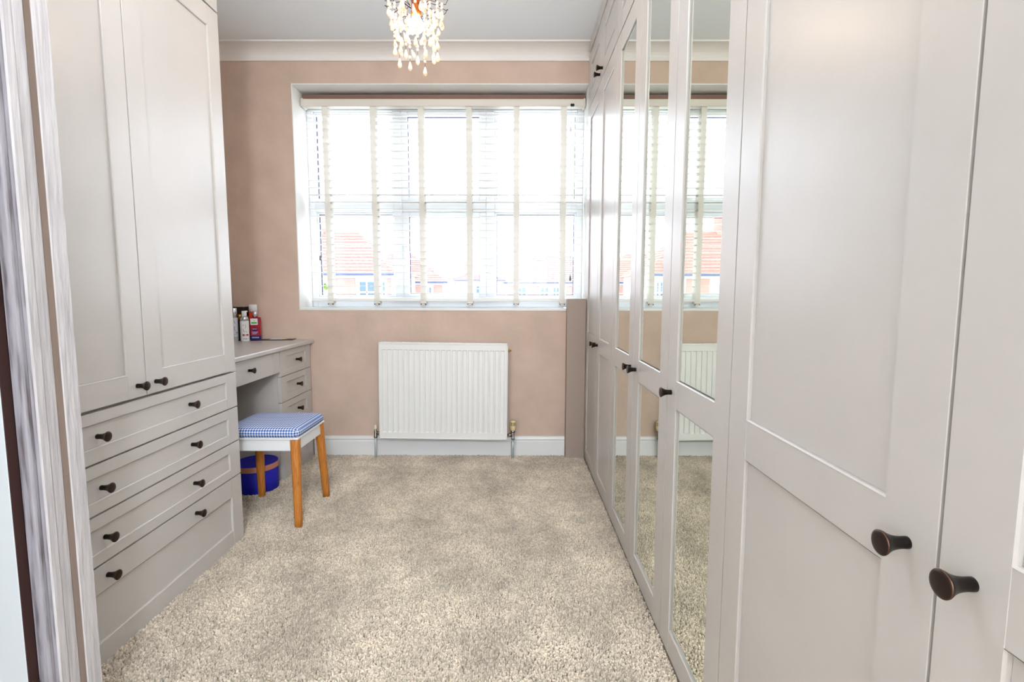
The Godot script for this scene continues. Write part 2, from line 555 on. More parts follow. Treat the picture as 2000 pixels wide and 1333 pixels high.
func build_shell() -> void:
	var s := begin()
	box(s, Vector3(-2.6, -0.2, BACK - 0.3), Vector3(WALL_R + 0.12, -0.004, FRONT + 0.12), 0.001)
	struct("floor", s, M.carpet_base, "beige cut pile carpet over the whole room")
	s = begin()
	box(s, Vector3(-2.6, CEIL, BACK - 0.3), Vector3(WALL_R + 0.12, CEIL + 0.15, FRONT + 0.12), 0.001)
	struct("ceiling", s, M.ceiling, "plain white ceiling")
	# window wall with its opening
	var ox0 := -1.331
	var ox1 := 0.452
	var oy0 := 0.922
	var oy1 := 2.275
	s = begin()
	var zb := BACK - 0.28
	box(s, Vector3(WALL_L - 0.1, 0, zb), Vector3(ox0, CEIL, BACK), 0.001)
	box(s, Vector3(ox1, 0, zb), Vector3(WALL_R + 0.1, CEIL, BACK), 0.001)
	box(s, Vector3(ox0, 0, zb), Vector3(ox1, oy0, BACK), 0.0)
	box(s, Vector3(ox0, oy1, zb), Vector3(ox1, CEIL, BACK), 0.0)
	struct("wall_back", s, M.wall, "mushroom beige window wall")
	s = begin()
	box(s, Vector3(WALL_L - 0.12, 0, BACK), Vector3(WALL_L, CEIL, -1.049), 0.001)
	struct("wall_left", s, M.wall)
	s = begin()
	box(s, Vector3(WALL_R, 0, BACK), Vector3(WALL_R + 0.12, CEIL, FRONT), 0.001)
	struct("wall_right", s, M.plaster)
	# the other end wall, behind the camera, with a window added for fill light
	var rx0 := -0.18
	var rx1 := 0.98
	var ry0 := 0.55
	var ry1 := 2.28
	s = begin()
	box(s, Vector3(-2.6, 0, FRONT), Vector3(rx0, CEIL, FRONT + 0.2), 0.001)
	box(s, Vector3(rx1, 0, FRONT), Vector3(WALL_R + 0.12, CEIL, FRONT + 0.2), 0.001)
	box(s, Vector3(rx0, 0, FRONT), Vector3(rx1, ry0, FRONT + 0.2), 0.0)
	box(s, Vector3(rx0, ry1, FRONT), Vector3(rx1, CEIL, FRONT + 0.2), 0.0)
	struct("wall_front", s, M.plaster)
	s = begin()
	var fz := FRONT + 0.12
	box(s, Vector3(rx0, ry0, fz), Vector3(rx0 + 0.06, ry1, fz + 0.07), 0.004)
	box(s, Vector3(rx1 - 0.06, ry0, fz), Vector3(rx1, ry1, fz + 0.07), 0.004)
	box(s, Vector3(rx0 + 0.06, ry0, fz), Vector3(rx1 - 0.06, ry0 + 0.06, fz + 0.07), 0.004)
	box(s, Vector3(rx0 + 0.06, ry1 - 0.06, fz), Vector3(rx1 - 0.06, ry1, fz + 0.07), 0.004)
	box(s, Vector3(0.37, ry0 + 0.06, fz), Vector3(0.43, ry1 - 0.06, fz + 0.07), 0.004)
	var w2 := struct("window_2", s, M.upvc, "white plastic framed window added for fill light in the end wall behind the camera")
	for e in [[rx0 + 0.06, 0.37], [0.43, rx1 - 0.06]]:
		s = begin()
		quad_n(s, Vector3(e[0], ry0 + 0.06, fz + 0.03), Vector3(e[1], ry0 + 0.06, fz + 0.03), Vector3(e[1], ry1 - 0.06, fz + 0.03), Vector3(e[0], ry1 - 0.06, fz + 0.03), Vector3(0, 0, -1))
		put("glass_pane", s, M.glass, w2)
	# plaster lining of the window opening
	s = begin()
	box(s, Vector3(ox0, oy0, zb), Vector3(ox0 + 0.006, oy1, BACK + 0.0015), 0.0015)
	box(s, Vector3(ox1 - 0.006, oy0, zb), Vector3(ox1, oy1, BACK + 0.0015), 0.0015)
	box(s, Vector3(ox0 + 0.006, oy1 - 0.006, zb), Vector3(ox1 - 0.006, oy1, BACK + 0.0015), 0.0015)
	struct("trim_1", s, M.plaster, "white plastered sides and top of the window opening")
	s = begin()
	box(s, Vector3(ox0 + 0.006, oy0, BACK - 0.205), Vector3(0.33, oy0 + 0.016, BACK + 0.004), 0.003)
	struct("trim_2", s, M.gloss_white, "white window sill board")
	# coving along the window wall
	s = begin()
	var cov := [Vector2(BACK, CEIL), Vector2(BACK + 0.104, CEIL), Vector2(BACK + 0.104, CEIL - 0.006)]
	for k in 9:
		var a := PI / 2 * k / 8.0
		cov.append(Vector2(BACK + 0.104 - 0.092 * sin(a), CEIL - 0.008 - 0.060 * (1.0 - cos(a))))
	cov.append(Vector2(BACK + 0.010, CEIL - 0.0745))
	cov.append(Vector2(BACK, CEIL - 0.0745))
	run_x(s, cov, WALL_L, WALL_R)
	struct("trim_3", s, M.coving, "cream coving between window wall and ceiling")
	# skirting
	s = begin()
	var sk := [Vector2(BACK, 0), Vector2(BACK + 0.016, 0), Vector2(BACK + 0.016, 0.096), Vector2(BACK + 0.012, 0.099), Vector2(BACK + 0.012, 0.103), Vector2(BACK + 0.017, 0.107), Vector2(BACK + 0.0175, 0.113), Vector2(BACK + 0.014, 0.121), Vector2(BACK + 0.008, 0.126), Vector2(BACK, 0.127)]
	run_x(s, sk, -1.262, 0.324)
	struct("baseboard_back", s, M.gloss_white, "white moulded skirting under the window")
	# boxed panel in the corner by the wardrobe
	s = begin()
	box(s, Vector3(0.326, 0.0, BACK + 0.001), Vector3(0.4415, 0.998, BACK + 0.06), 0.002)
	var o := put("corner_panel", s, M.taupe)
	tag(o, "narrow upright warm grey boxed panel between radiator wall and far wardrobe", "panel")

func build_window() -> void:
	var zf := BACK - 0.20      # inside face of the frame
	var x0 := -1.325
	var x1 := 0.446
	var y0 := 0.938
	var y1 := 2.269
	var w := Node3D.new()
	w.name = "window_1"
	add_child(w)
	w.set_meta("kind", "structure")
	w.set_meta("label", "white plastic framed window of three lights behind the blind")
	var d := 0.07
	var s := begin()
	var f := 0.055
	# outer frame, two mullions
	box(s, Vector3(x0, y0, zf - d), Vector3(x0 + f - 0.016, y1, zf), 0.004)
	box(s, Vector3(x1 - f + 0.016, y0, zf - d), Vector3(x1, y1, zf), 0.004)
	box(s, Vector3(x0 + f - 0.016, y0, zf - d), Vector3(x1 - f + 0.016, y0 + 0.068, zf), 0.004)
	box(s, Vector3(x0 + f - 0.016, y1 - 0.085, zf - d), Vector3(x1 - f + 0.016, y1, zf), 0.004)
	var mx := [-0.752, -0.152]
	for m in mx:
		box(s, Vector3(m - 0.028, y0 + 0.068, zf - d), Vector3(m + 0.028, y1 - 0.085, zf), 0.004)
	put("window_frame", s, M.upvc, w)
	# transoms
	var bays := [[x0 + f - 0.016, mx[0] - 0.028], [mx[0] + 0.028, mx[1] - 0.028], [mx[1] + 0.028, x1 - f + 0.016]]
	var ty := 1.590
	for i in 3:
		var b: Array = bays[i]
		s = begin()
		box(s, Vector3(b[0], ty - 0.036, zf - d), Vector3(b[1], ty + 0.040, zf - 0.002), 0.004)
		put("transom", s, M.upvc, w)
		var lights := [[y0 + 0.068, ty - 0.036], [ty + 0.040, y1 - 0.085]]
		for k in 2:
			var l: Array = lights[k]
			var e := 0.042 if i == 1 else 0.012
			# sash or bead round the glass
			s = begin()
			var zs := zf - 0.002 if i == 1 else zf - 0.018
			box(s, Vector3(b[0], l[0], zs - 0.045), Vector3(b[0] + e, l[1], zs), 0.003)
			box(s, Vector3(b[1] - e, l[0], zs - 0.045), Vector3(b[1], l[1], zs), 0.003)
			box(s, Vector3(b[0] + e, l[0], zs - 0.045), Vector3(b[1] - e, l[0] + min(e, 0.02), zs), 0.003)
			box(s, Vector3(b[0] + e, l[1] - min(e, 0.03), zs - 0.045), Vector3(b[1] - e, l[1], zs), 0.003)
			put("sash" if i == 1 else "glazing_bead", s, M.upvc, w)
			s = begin()
			var g := 0.003
			var gy0: float = l[0] + min(e, 0.02)
			var gy1: float = l[1] - min(e, 0.03)
			box(s, Vector3(b[0] + e, gy0, zs - 0.03), Vector3(b[0] + e + g, gy1, zs - 0.012), 0.0005)
			box(s, Vector3(b[1] - e - g, gy0, zs - 0.03), Vector3(b[1] - e, gy1, zs - 0.012), 0.0005)
			box(s, Vector3(b[0] + e, gy1 - g, zs - 0.03), Vector3(b[1] - e, gy1, zs - 0.012), 0.0005)
			box(s, Vector3(b[0] + e, gy0, zs - 0.03), Vector3(b[1] - e, gy0 + g, zs - 0.012), 0.0005)
			put("gasket", s, M.gasket, w)
			s = begin()
			quad_n(s, Vector3(b[0] + e, gy0, zs - 0.022), Vector3(b[1] - e, gy0, zs - 0.022), Vector3(b[1] - e, gy1, zs - 0.022), Vector3(b[0] + e, gy1, zs - 0.022), Vector3(0, 0, 1))
			put("glass_pane", s, M.glass, w)
	# handle on the middle sash
	s = begin()
	box(s, Vector3(-0.716, 1.25, zf - 0.004), Vector3(-0.692, 1.33, zf + 0.012), 0.004)
	box(s, Vector3(-0.712, 1.20, zf + 0.012), Vector3(-0.696, 1.315, zf + 0.026), 0.004)
	put("window_handle", s, M.upvc, w)

func build_blind() -> void:
	var zb := BACK - 0.12     # front edge of the slats
	var b := thing("venetian_blind", "white wooden venetian blind with cream ladder tapes covering the window", "blind", Vector3(-0.44, 0.0, zb))
	var X := 0.44             # the thing's origin is the middle of the blind
	var x0 := -1.318 + X
	var x1 := 0.443 + X
	var s := begin()
	box(s, Vector3(x0 + 0.008, 2.183, 0.004), Vector3(x1 - 0.008, 2.226, 0.014), 0.002)
	put("valance", s, M.rail, b)
	s = begin()
	box(s, Vector3(x0 + 0.002, 2.188, -0.050), Vector3(x1 - 0.002, 2.226, 0.003), 0.002)
	put("headrail", s, M.rail, b)
	s = begin()
	box(s, Vector3(x0 + 0.002, 2.2265, -0.050), Vector3(x1 - 0.002, 2.256, 0.003), 0.002)
	put("gap_shade_strip", s, mat(Color(0.50, 0.38, 0.33), 0.6), b)  # brown stands for the shade in the gap above the headrail
	for e in [[x0 - 0.002, x0 + 0.014], [x1 - 0.014, x1]]:
		s = begin()
		box(s, Vector3(e[0], 2.180, -0.052), Vector3(e[1], 2.230, 0.016), 0.003)
		put("end_cap", s, M.rail, b)
	# slats
	s = begin()
	var sx0 := x0 + 0.020
	var sx1 := x1 - 0.004
	box(s, Vector3(sx0, -0.0015, -0.050), Vector3(sx1, 0.0015, 0.0), 0.0012)
	s.generate_normals()
	var sm := s.commit()
	var pitch := 0.04438
	var y := 1.0295
	var n := 0
	while y < 2.172:
		var sl := put_mesh("slat", sm, M.slat, b)
		sl.position = Vector3(0, y + rng.randf_range(-0.0008, 0.0008), 0)
		sl.rotation.x = deg_to_rad(rng.randf_range(0.2, 1.2))
		y += pitch
		n += 1
	s = begin()
	box(s, Vector3(sx0, 0.9775, -0.052), Vector3(sx1, 0.9965, 0.002), 0.003)
	put("bottom_rail", s, M.slat, b)
	# ladder tapes, front and back, wrapping under the bottom rail
	for tx in [-1.1775, -0.8800, -0.5810, -0.2810, 0.0163, 0.3118]:
		var c: float = tx + X
		s = begin()
		var hw := 0.0178
		for zz in [0.0022, -0.0532]:
			quad_n(s, Vector3(c - hw, 0.972, zz), Vector3(c + hw, 0.972, zz), Vector3(c + hw, 2.186, zz), Vector3(c - hw, 2.186, zz), Vector3(0, 0, 1))
		yy_rungs(s, c, hw, pitch)
		put("ladder_tape", s, M.tape, b)
		s = begin()
		box(s, Vector3(c - hw, 0.963, -0.040), Vector3(c + hw + 0.004, 0.9755, 0.0045), 0.003)
		box(s, Vector3(c - hw + 0.004, 0.9525, -0.030), Vector3(c + hw - 0.004, 0.9640, 0.001), 0.003)
		put("tape_clip", s, M.rail, b)
		for e in [-1.0, 1.0]:
			s = begin()
			box(s, Vector3(c + e * 0.014 - 0.003, 0.956, 0.001), Vector3(c + e * 0.014 + 0.003, 0.9625, 0.006), 0.001)
			put("clip_pin", s, M.dark, b)
	# cord lock, cords and tassels
	s = begin()
	box(s, Vector3(0.349 + X, 2.180, 0.012), Vector3(0.372 + X, 2.196, 0.022), 0.002)
	put("cord_lock", s, M.dark, b)
	for c in [[0.353, 2.185, 2.065], [0.362, 2.150, 1.145]]:
		s = begin()
		tube(s, [Vector3(c[0] + X, c[1], 0.016), Vector3(c[0] + X + 0.002, (c[1] + c[2]) * 0.5, 0.010), Vector3(c[0] + X - 0.001, c[2], 0.008)], 0.0011, 5)
		put("cord", s, M.tape, b)
		s = begin(true)
		lathe(s, [Vector2(0.001, 0.0), Vector2(0.004, -0.004), Vector2(0.0062, -0.022), Vector2(0.0055, -0.033), Vector2(0.0, -0.035)], 12, Transform3D(Basis.IDENTITY, Vector3(c[0] + X - 0.001, c[2], 0.008)))
		put("tassel", s, M.rail if c[2] > 1.5 else mat(Color(0.45, 0.43, 0.38), 0.6), b)
	s = begin()
	tube(s, [Vector3(-1.232 + X, 2.15, 0.006), Vector3(-1.234 + X, 1.27, 0.006)], 0.0009, 5)
	put("cord", s, M.tape, b)
	s = begin(true)
	lathe(s, [Vector2(0.001, 0.0), Vector2(0.004, -0.004), Vector2(0.0055, -0.022), Vector2(0.005, -0.033), Vector2(0.0, -0.035)], 12, Transform3D(Basis.IDENTITY, Vector3(-1.234 + X, 1.27, 0.006)))
	put("tassel", s, mat(Color(0.45, 0.43, 0.38), 0.6), b)

func yy_rungs(s: SurfaceTool, c: float, hw: float, pitch: float) -> void:
	var y := 1.0295
	while y < 2.172:
		box(s, Vector3(c - hw, y - 0.0036, -0.052), Vector3(c + hw, y - 0.0030, 0.002), 0.0001)
		y += pitch

func build_right_wardrobes() -> void:
	var turn := -PI / 2
	var g := 0.420
	var zA := -3.126
	# tall units, far to near (local x runs towards the camera)
	tall_unit("wardrobe", "far double wardrobe with two plain shaker doors, next to the corner panel", "wardrobe", Vector3(RX, 0, zA), turn, [[0.0, g, false, g - 0.040], [g, 2 * g, false, g + 0.040]])
	tall_unit("wardrobe", "double wardrobe with two mirrored doors and a pair of knobs on their meeting stiles", "wardrobe", Vector3(RX, 0, zA + 2 * g), turn, [[0.0, g, true, g - 0.040], [g, 2 * g, true, g + 0.040]])
	tall_unit("wardrobe", "single mirrored wardrobe with one knob, between the double mirrored and the nearest plain wardrobe", "wardrobe", Vector3(RX, 0, zA + 4 * g), turn, [[0.0, g, true, 0.037]])
	var w := 0.518
	tall_unit("wardrobe", "nearest double wardrobe with wide plain shaker doors and two large knobs in the foreground", "wardrobe", Vector3(RX, 0, zA + 5 * g), turn, [[0.0, w, false, w - 0.041], [w, 2 * w, false, w + 0.041]])
	# cupboards above
	var y := 2.1165
	top_unit("top_cupboard", "pair of small top cupboard doors above the far plain wardrobe, with two knobs", Vector3(RX, y, zA), turn, [[0.0, g, g - 0.040], [g, 2 * g, g + 0.040]])
	top_unit("top_cupboard", "pair of top cupboard doors above the double mirrored wardrobe", Vector3(RX, y, zA + 2 * g), turn, [[0.0, g, g - 0.040], [g, 2 * g, g + 0.040]])
	top_unit("top_cupboard", "single top cupboard door above the single mirrored wardrobe", Vector3(RX, y, zA + 4 * g), turn, [[0.0, g, 0.037]])
	top_unit("top_cupboard", "wide top cupboard doors above the nearest wardrobe", Vector3(RX, y, zA + 5 * g), turn, [[0.0, w, w - 0.041], [w, 2 * w, w + 0.041]])
	# filler strips to the wall, frieze to the ceiling
	var s := begin()
	box(s, Vector3(RX + 0.001, 0, BACK + 0.001), Vector3(RX + 0.020, 2.418, zA - 0.001), 0.001)
	struct("trim_4", s, M.cab, "narrow filler strip between window wall and far wardrobe")
	s = begin()
	box(s, Vector3(RX - 0.006, 2.4195, BACK + 0.106), Vector3(RX + 0.018, CEIL - 0.0005, zA + 5 * g + 2 * w), 0.003)
	struct("trim_5", s, M.cab, "warm grey frieze between top cupboards and ceiling")
	# the end of the run
	s = begin()
	box(s, Vector3(RX + 0.002, 0, zA + 5 * g + 2 * w + 0.001), Vector3(WALL_R - 0.001, CEIL - 0.001, zA + 5 * g + 2 * w + 0.02), 0.001)
	struct("trim_6", s, M.cab, "end panel of the wardrobe run")

func build_left_cabinet() -> void:
	var turn := PI / 2
	# local x runs away from the camera
	var near := -1.052
	var at := Vector3(LX, 0, near)
	var W := 1.014
	var h := W * 0.5
	var t := thing("linen_cupboard", "tall fitted cupboard on the left with two plain doors above four wide drawers", "cupboard", at, turn)
	var s := begin()
	box(s, Vector3(0.001, 0.0, -0.600), Vector3(W - 0.001, 2.102, -0.0205), 0.001)
	put("carcass", s, M.carcass, t)
	front(t, "door", 0.0, h, 0.7185, 2.1005, 0.078, 0.076, [[0.790, 2.028]], false, [Vector2(h - 0.040, 0.754)])
	front(t, "door", h, W, 0.7185, 2.1005, 0.076, 0.074, [[0.790, 2.028]], false, [Vector2(h + 0.040, 0.754)])
	var dr := [[0.5705, 0.710, 0.611, 0.679, 0.643], [0.429, 0.566, 0.463, 0.531, 0.498], [0.286, 0.4245, 0.320, 0.389, 0.356], [0.002, 0.2815, 0.066, 0.207, 0.245]]
	for d in dr:
		front(t, "drawer", 0.0, W, d[0], d[1], 0.074, 0.074, [[d[2], d[3]]], false, [Vector2(h - 0.2, d[4]), Vector2(h + 0.2, d[4])])
	# top cupboard and frieze
	top_unit("top_cupboard", "pair of top cupboard doors above the left linen cupboard", Vector3(LX, 2.1045, near), turn, [[0.0, h, h - 0.040], [h, W, h + 0.040]])
	s = begin()
	box(s, Vector3(WALL_L + 0.001, 2.4065, near - W), Vector3(LX + 0.006, CEIL - 0.0005, near), 0.003)
	struct("trim_7", s, M.cab, "warm grey frieze above the left cupboards")

func build_desk() -> void:
	# local: turned to face the room, x runs away from the camera from the linen cupboard's end
	var z0 := -2.070
	var fx := -1.262
	var t := thing("dressing_table", "fitted dressing table under the window side, with kneehole and knobbed drawers", "dressing table", Vector3(fx, 0, z0), PI / 2)
	var L := BACK - z0
	L = -L - 0.001
	var dep := fx - WALL_L
	var s := begin()
	box(s, Vector3(0.001, 0.720, -dep + 0.001), Vector3(L - 0.001, 0.743, 0.017), 0.004)
	put("tabletop", s, M.cab, t)
	# pedestal
	var px0 := 0.650
	s = begin()
	box(s, Vector3(px0, 0.0, -dep + 0.002), Vector3(L - 0.030, 0.7195, -0.0205), 0.001)
	put("pedestal", s, M.cab, t)
	s = begin()
	box(s, Vector3(L - 0.030, 0.0, -0.060), Vector3(L - 0.002, 0.7195, -0.012), 0.001)
	put("filler_strip", s, M.cab, t)
	# kneehole: back board, rail under the top, cheek against the cupboard
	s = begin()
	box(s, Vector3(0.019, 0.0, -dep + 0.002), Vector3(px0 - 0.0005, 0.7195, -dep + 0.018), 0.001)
	put("back_board", s, M.kneehole_shade, t)
	s = begin()
	box(s, Vector3(0.001, 0.0, -dep + 0.002), Vector3(0.018, 0.7195, -0.022), 0.001)
	put("cheek", s, M.cab, t)
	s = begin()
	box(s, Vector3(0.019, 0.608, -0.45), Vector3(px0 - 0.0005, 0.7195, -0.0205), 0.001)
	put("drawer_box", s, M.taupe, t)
	# wide drawer over the kneehole (plain with stiles)
	s = begin()
	box(s, Vector3(0.020, 0.604, -0.019), Vector3(px0 - 0.078, 0.7165, -0.0008), 0.0012)
	box(s, Vector3(px0 - 0.0778, 0.604, -0.019), Vector3(px0 - 0.002, 0.7165, 0.0), 0.0012)
	var d := put("drawer", s, M.cab, t)
	knob(d, 0.325, 0.664)
	var dr := [[0.5765, 0.7165, 0.614, 0.684, 0.649], [0.434, 0.5735, 0.470, 0.538, 0.505], [0.291, 0.431, 0.326, 0.395, 0.362], [0.002, 0.288, 0.075, 0.215, 0.250]]
	for q in dr:
		front(t, "drawer", px0 + 0.001, L - 0.030, q[0], q[1], 0.076, 0.074, [[q[2], q[3]]], false, [Vector2(px0 + 0.206, q[4])])

func build_radiator() -> void:
	var r := thing("radiator", "white panel radiator with vertical flutes below the window", "radiator", Vector3(-0.432, 0.136, BACK + 0.004), 0.0)
	r.rotation_degrees.z = -0.62
	var W := 0.786
	var H := 0.594
	var zf := 0.100
	# fluted front panel as one pressed sheet
	var nfl := 23
	var p := 0.0327
	var x_first := -0.5 * p * (nfl - 1)
	var xs := [-W / 2, -W / 2 + 0.004, -W / 2 + 0.016]
	var ds := [0.006, 0.0, 0.0]
	for k in nfl:
		var c := x_first + p * k
		for q in [[-0.0125, 0.0], [-0.0100, 1.0], [0.0100, 1.0], [0.0125, 0.0]]:
			xs.append(c + q[0])
			ds.append(-q[1])
	xs += [W / 2 - 0.016, W / 2 - 0.004, W / 2]
	ds += [0.0, 0.0, 0.006]
	var ys := [0.0, 0.004, 0.038, 0.044, 0.548, 0.5515, H - 0.004, H]
	var fl := [0.0, 0.0, 0.0, 1.0, 1.0, 0.0, 0.0, 0.0]
	var ed := [0.006, 0.0, 0.0, 0.0, 0.0, 0.0, 0.0, 0.006]
	var s := begin()
	var P := func(i: int, j: int) -> Vector3:
		var dz: float = 0.0
		if ds[i] > 0.0 or ed[j] > 0.0:
			dz = -max(ds[i], ed[j])
		elif ds[i] < 0.0:
			dz = -0.0075 * fl[j]
		return Vector3(xs[i], ys[j], zf + dz)
	for i in xs.size() - 1:
		for j in ys.size() - 1:
			quad_n(s, P.call(i, j), P.call(i + 1, j), P.call(i + 1, j + 1), P.call(i, j + 1), Vector3(0, 0, 1))
	quad_n(s, Vector3(-W / 2, 0, zf - 0.014), Vector3(W / 2, 0, zf - 0.014), Vector3(W / 2, H, zf - 0.014), Vector3(-W / 2, H, zf - 0.014), Vector3(0, 0, -1))
	put("front_panel", s, M.rad, r)
	# casing: side cheeks, rolled rim round the front, top grille
	s = begin()
	for e in [-1.0, 1.0]:
		var a: float = e * W / 2
		box(s, Vector3(min(a, a - e * 0.004), 0.004, 0.030), Vector3(max(a, a - e * 0.004), H - 0.002, zf - 0.006), 0.001)
		box(s, Vector3(min(a, a - e * 0.009), 0.0, zf - 0.008), Vector3(max(a, a - e * 0.009), H, zf + 0.003), 0.002)
	box(s, Vector3(-W / 2, H - 0.009, zf - 0.008), Vector3(W / 2, H + 0.002, zf + 0.003), 0.002)
	box(s, Vector3(-W / 2, -0.002, zf - 0.008), Vector3(W / 2, 0.007, zf + 0.003), 0.002)
	put("casing", s, M.rad, r)
	s = begin()
	for k in 26:
		var c := -W / 2 + 0.02 + k * (W - 0.04) / 25.0
		box(s, Vector3(c - 0.004, H - 0.004, 0.034), Vector3(c + 0.004, H - 0.001, zf - 0.012), 0.0005)
	for zz in [0.030, 0.060, zf - 0.014]:
		box(s, Vector3(-W / 2 + 0.004, H - 0.006, zz), Vector3(W / 2 - 0.004, H - 0.002, zz + 0.006), 0.0005)
	put("top_grille", s, M.rad, r)
	s = begin()
	box(s, Vector3(-W / 2 + 0.01, 0.01, 0.034), Vector3(W / 2 - 0.01, H - 0.012, 0.048), 0.003)
	for k in 2:
		box(s, Vector3(-0.28 + 0.54 * k, 0.06, 0.0), Vector3(-0.25 + 0.54 * k, H - 0.08, 0.036), 0.002)
	put("rear_panel", s, M.rad, r)
	# bleed valve
	s = begin(true)
	lathe(s, [Vector2(0.0, -0.012), Vector2(0.007, -0.012), Vector2(0.007, 0.006), Vector2(0.004, 0.008), Vector2(0.004, 0.012), Vector2(0, 0.012)], 10, Transform3D(Basis(Vector3.FORWARD, PI / 2), Vector3(W / 2 + 0.008, H - 0.045, 0.062)))
	put("bleed_valve", s, M.brass, r)
	# thermostatic valve on the right
	var vx := W / 2 + 0.036
	var vz := 0.068
	var v := begin(true)
	lathe(v, [Vector2(0, 0.052), Vector2(0.014, 0.052), Vector2(0.0165, 0.056), Vector2(0.0185, 0.070), Vector2(0.0180, 0.098), Vector2(0.0165, 0.108), Vector2(0.0150, 0.1135), Vector2(0.0, 0.1145)], 28, Transform3D(Basis.IDENTITY, Vector3(vx, 0.0, vz)))
	var head := put("valve_head", v, M.cream, r)
	v = begin()
	for k in [-2, -1, 0, 1, 2]:
		var a: float = k * 0.42
		var xf := Transform3D(Basis(Vector3.UP, a), Vector3(vx, 0, vz))
		box(v, Vector3(-0.0016, 0.083, 0.0165), Vector3(0.0016, 0.105, 0.0185), 0.0004, xf)
	put("valve_slot", v, M.dark, head)
	v = begin(true)
	lathe(v, [Vector2(0, 0.038), Vector2(0.0135, 0.038), Vector2(0.0135, 0.051), Vector2(0.0, 0.052)], 20, Transform3D(Basis.IDENTITY, Vector3(vx, 0.0, vz)))
	put("valve_collar", v, M.chrome, r)
	v = begin(true)
	lathe(v, [Vector2(0, -0.006), Vector2(0.011, -0.006), Vector2(0.0125, 0.0), Vector2(0.0095, 0.006), Vector2(0.0105, 0.030), Vector2(0.0085, 0.038)], 18, Transform3D(Basis.IDENTITY, Vector3(vx, 0.0, vz)))
	lathe(v, [Vector2(0.008, 0.0), Vector2(0.008, 0.010), Vector2(0.012, 0.011), Vector2(0.012, 0.026), Vector2(0.007, 0.027), Vector2(0.007, 0.040)], 16, Transform3D(Basis(Vector3.BACK, PI / 2), Vector3(vx, 0.022, vz)))
	put("valve_body", v, M.chrome, r)
	v = begin(true)
	lathe(v, [Vector2(0, -0.133), Vector2(0.0075, -0.133), Vector2(0.0075, -0.004), Vector2(0, -0.004)], 14, Transform3D(Basis.IDENTITY, Vector3(vx, 0.0, vz)))
	put("pipe", v, M.copperpipe, r)
	# lockshield valve on the left
	var lx := -W / 2 - 0.032
	v = begin(true)
	lathe(v, [Vector2(0, 0.046), Vector2(0.0075, 0.046), Vector2(0.0085, 0.055), Vector2(0.0085, 0.066), Vector2(0.006, 0.074), Vector2(0, 0.077)], 18, Transform3D(Basis.IDENTITY, Vector3(lx, 0.0, vz)))
	put("valve_cap", v, mat(Color(0.86, 0.85, 0.68), 0.4), r)
	v = begin(true)
	lathe(v, [Vector2(0, -0.006), Vector2(0.011, -0.006), Vector2(0.0125, 0.002), Vector2(0.0095, 0.008), Vector2(0.0105, 0.034), Vector2(0.0075, 0.046), Vector2(0, 0.046)], 18, Transform3D(Basis.IDENTITY, Vector3(lx, 0.0, vz)))
	lathe(v, [Vector2(0.007, 0.0), Vector2(0.007, 0.010), Vector2(0.011, 0.011), Vector2(0.011, 0.024), Vector2(0.006, 0.025), Vector2(0.006, 0.036)], 16, Transform3D(Basis(Vector3.FORWARD, PI / 2), Vector3(lx, 0.024, vz)))
	put("valve_body", v, M.chrome, r)
	v = begin(true)
	lathe(v, [Vector2(0, -0.141), Vector2(0.0075, -0.141), Vector2(0.0075, -0.004), Vector2(0, -0.004)], 14, Transform3D(Basis.IDENTITY, Vector3(lx, 0.0, vz)))
	put("pipe", v, M.copperpipe, r)

